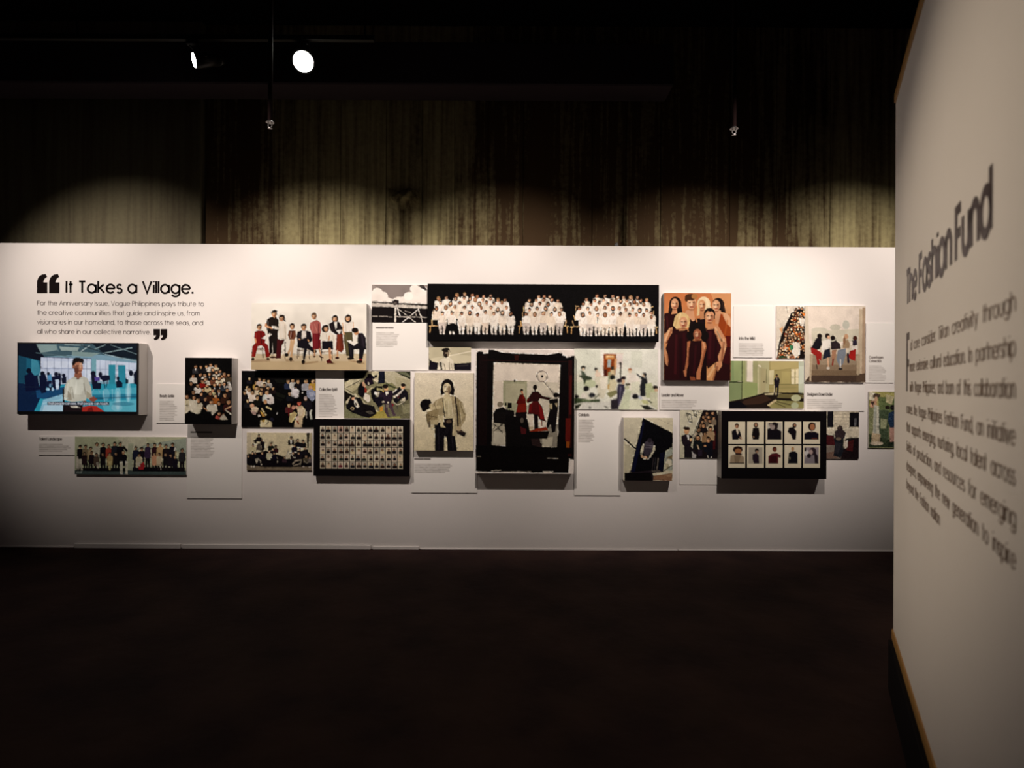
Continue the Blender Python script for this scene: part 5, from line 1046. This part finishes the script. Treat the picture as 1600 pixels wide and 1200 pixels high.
cv.run('''P dcdcc8 650 390 690 385 690 555 655 555;P dcdcc8 725 380 760 385 755 555 725 555;P d8cc94 500 380 545 380 530 500 510 500;P c8c0b0 340 400 370 400 380 480 360 480;P b82c34 890 430 960 395 985 440 960 490 900 490;P e4dcc8 875 400 920 395 920 450 885 450;P dcd8c8 80 320 105 320 100 490 80 480;L cfc8b0 12 1060 230 1065 370;L c4bca8 10 975 340 975 400;L e0dcd0 16 1380 200 1375 240;L c8b890 18 1390 260 1385 320;L cbc4b4 10 1185 420 1190 490;L 24201c 30 700 200 740 240''')
cv.noise(.02)
wall_item('group_photo', 'wide photo of a line-up in two clusters on pale green', 'photo', cv, .018, M_BOARD, FLAT)

# ------------------------------------------------------------------ caption boards
CAP = 'caption boards on the white wall'
def board(name, label, rect, head, tx, ty, hw_, widths, lh, d=.007, cap=4.2, hc='2a2220', tc='6a605c', al=.52):
    cv = Canvas(*rect, 'f8f5f2').fr(0, 0, 1)
    y = ty
    for hh in head:
        if hh[0] == '-':                                    # headings too small to read stay unreadable
            x = tx
            for wl in hh[1:].split(','):
                wl = float(wl); cv.L(hc, 2.1, [x, y - 1.6, x + wl, y - 1.6], .8); x += wl + 2
        else:
            cv.text(hh, tx, y, cap, hw_ if isinstance(hw_, (int, float)) else hw_[head.index(hh)], hc, .15)
        y += cap + 2
    cv.para(tx, y + 0.2, widths, lh, tc, al, 1.25)
    cv.blur(.22)
    e = wall_item(name, label, 'caption board', cv, d, M_BOARD, CAP, 'printed_face')
    return e
board('caption_board', 'white caption board between the television and the tall crowd photo', (244, 600, 289.5, 661), ['Beauty Junkie'], 250, 620.6, 22, [21, 21, 22, 26, 26, 23, 26, 24, 26, 22, 21, 22], 2.65)
board('caption_board', 'shadowed caption board left of the wide line-up photo', (60, 681.5, 117.5, 711), ['Talent Landscape'], 61.5, 688, 35, [36, 45, 48, 44, 35], 2.6)
board('caption_board', 'tall caption board hanging below the tall crowd photo', (292, 663.5, 378, 778.5), ['-4,26'], 298.5, 677, 0, [28, 34, 33, 30, 34, 34, 30, 37, 30, 37, 35, 34, 32, 28], 2.4)
board('caption_board', 'caption board under the scaffold and clouds photo', (581.5, 504, 669.5, 578.5), ['-12,3,7'], 588, 514, 0, [27, 35, 33, 33, 31, 32, 33, 32, 26], 2.62)
board('caption_board', 'caption board below the sepia person with child', (643, 704.5, 745.5, 770), ['-13,9'], 648, 719, 0, [56, 58, 55, 53, 54, 48], 2.55, al=.62)
board('caption_board', 'tall caption board right of the film-border photo', (897.5, 641.5, 970, 774), ['Catalysts'], 904, 650.4, 16, [24, 21, 22, 22, 24, 21, 22, 18, 23, 24, 24, 20, 23, 18], 2.58, al=.62)
board('caption_board', 'caption board between the dark crowd and suited people photos', (493.5, 591.5, 537.5, 654.5), ['Collective Spirit'], 499, 610.5, 28, [20, 22, 24, 24, 26, 24, 26, 24, 28, 24, 26, 22, 28, 20], 2.6)
board('caption_board', 'caption board under the photo of dark red dresses', (1031, 603.5, 1139, 640.5), ['Leader and Mover'], 1034, 619.5, 34, [54, 54, 50, 52, 47], 2.7)
board('caption_board', 'caption board above the green room photo', (1146, 478, 1207, 558.5), ['Into the Wild'], 1155, 531, 24, [36, 37, 36, 37, 39, 37, 37, 36], 2.5)
board('caption_board', 'caption board right of the sofa photo', (1353, 505, 1397, 598), ['Copenhagen', 'Connection'], 1358, 560, [22, 19], [20, 24, 26, 26, 25, 22, 26, 26, 26, 24], 2.5, cap=3.8, hc='5a504c', al=.45)
board('caption_board', 'caption board under the sofa photo', (1257.5, 600.5, 1351, 642), ['Designers Down Under'], 1261.5, 618.3, 39, [43, 47, 54, 53, 53, 48], 2.85)
board('caption_board', 'blank white board below the staircase photo', (1062, 717.5, 1121, 757), [], 1065, 760, 0, [], 2.5, d=.004)
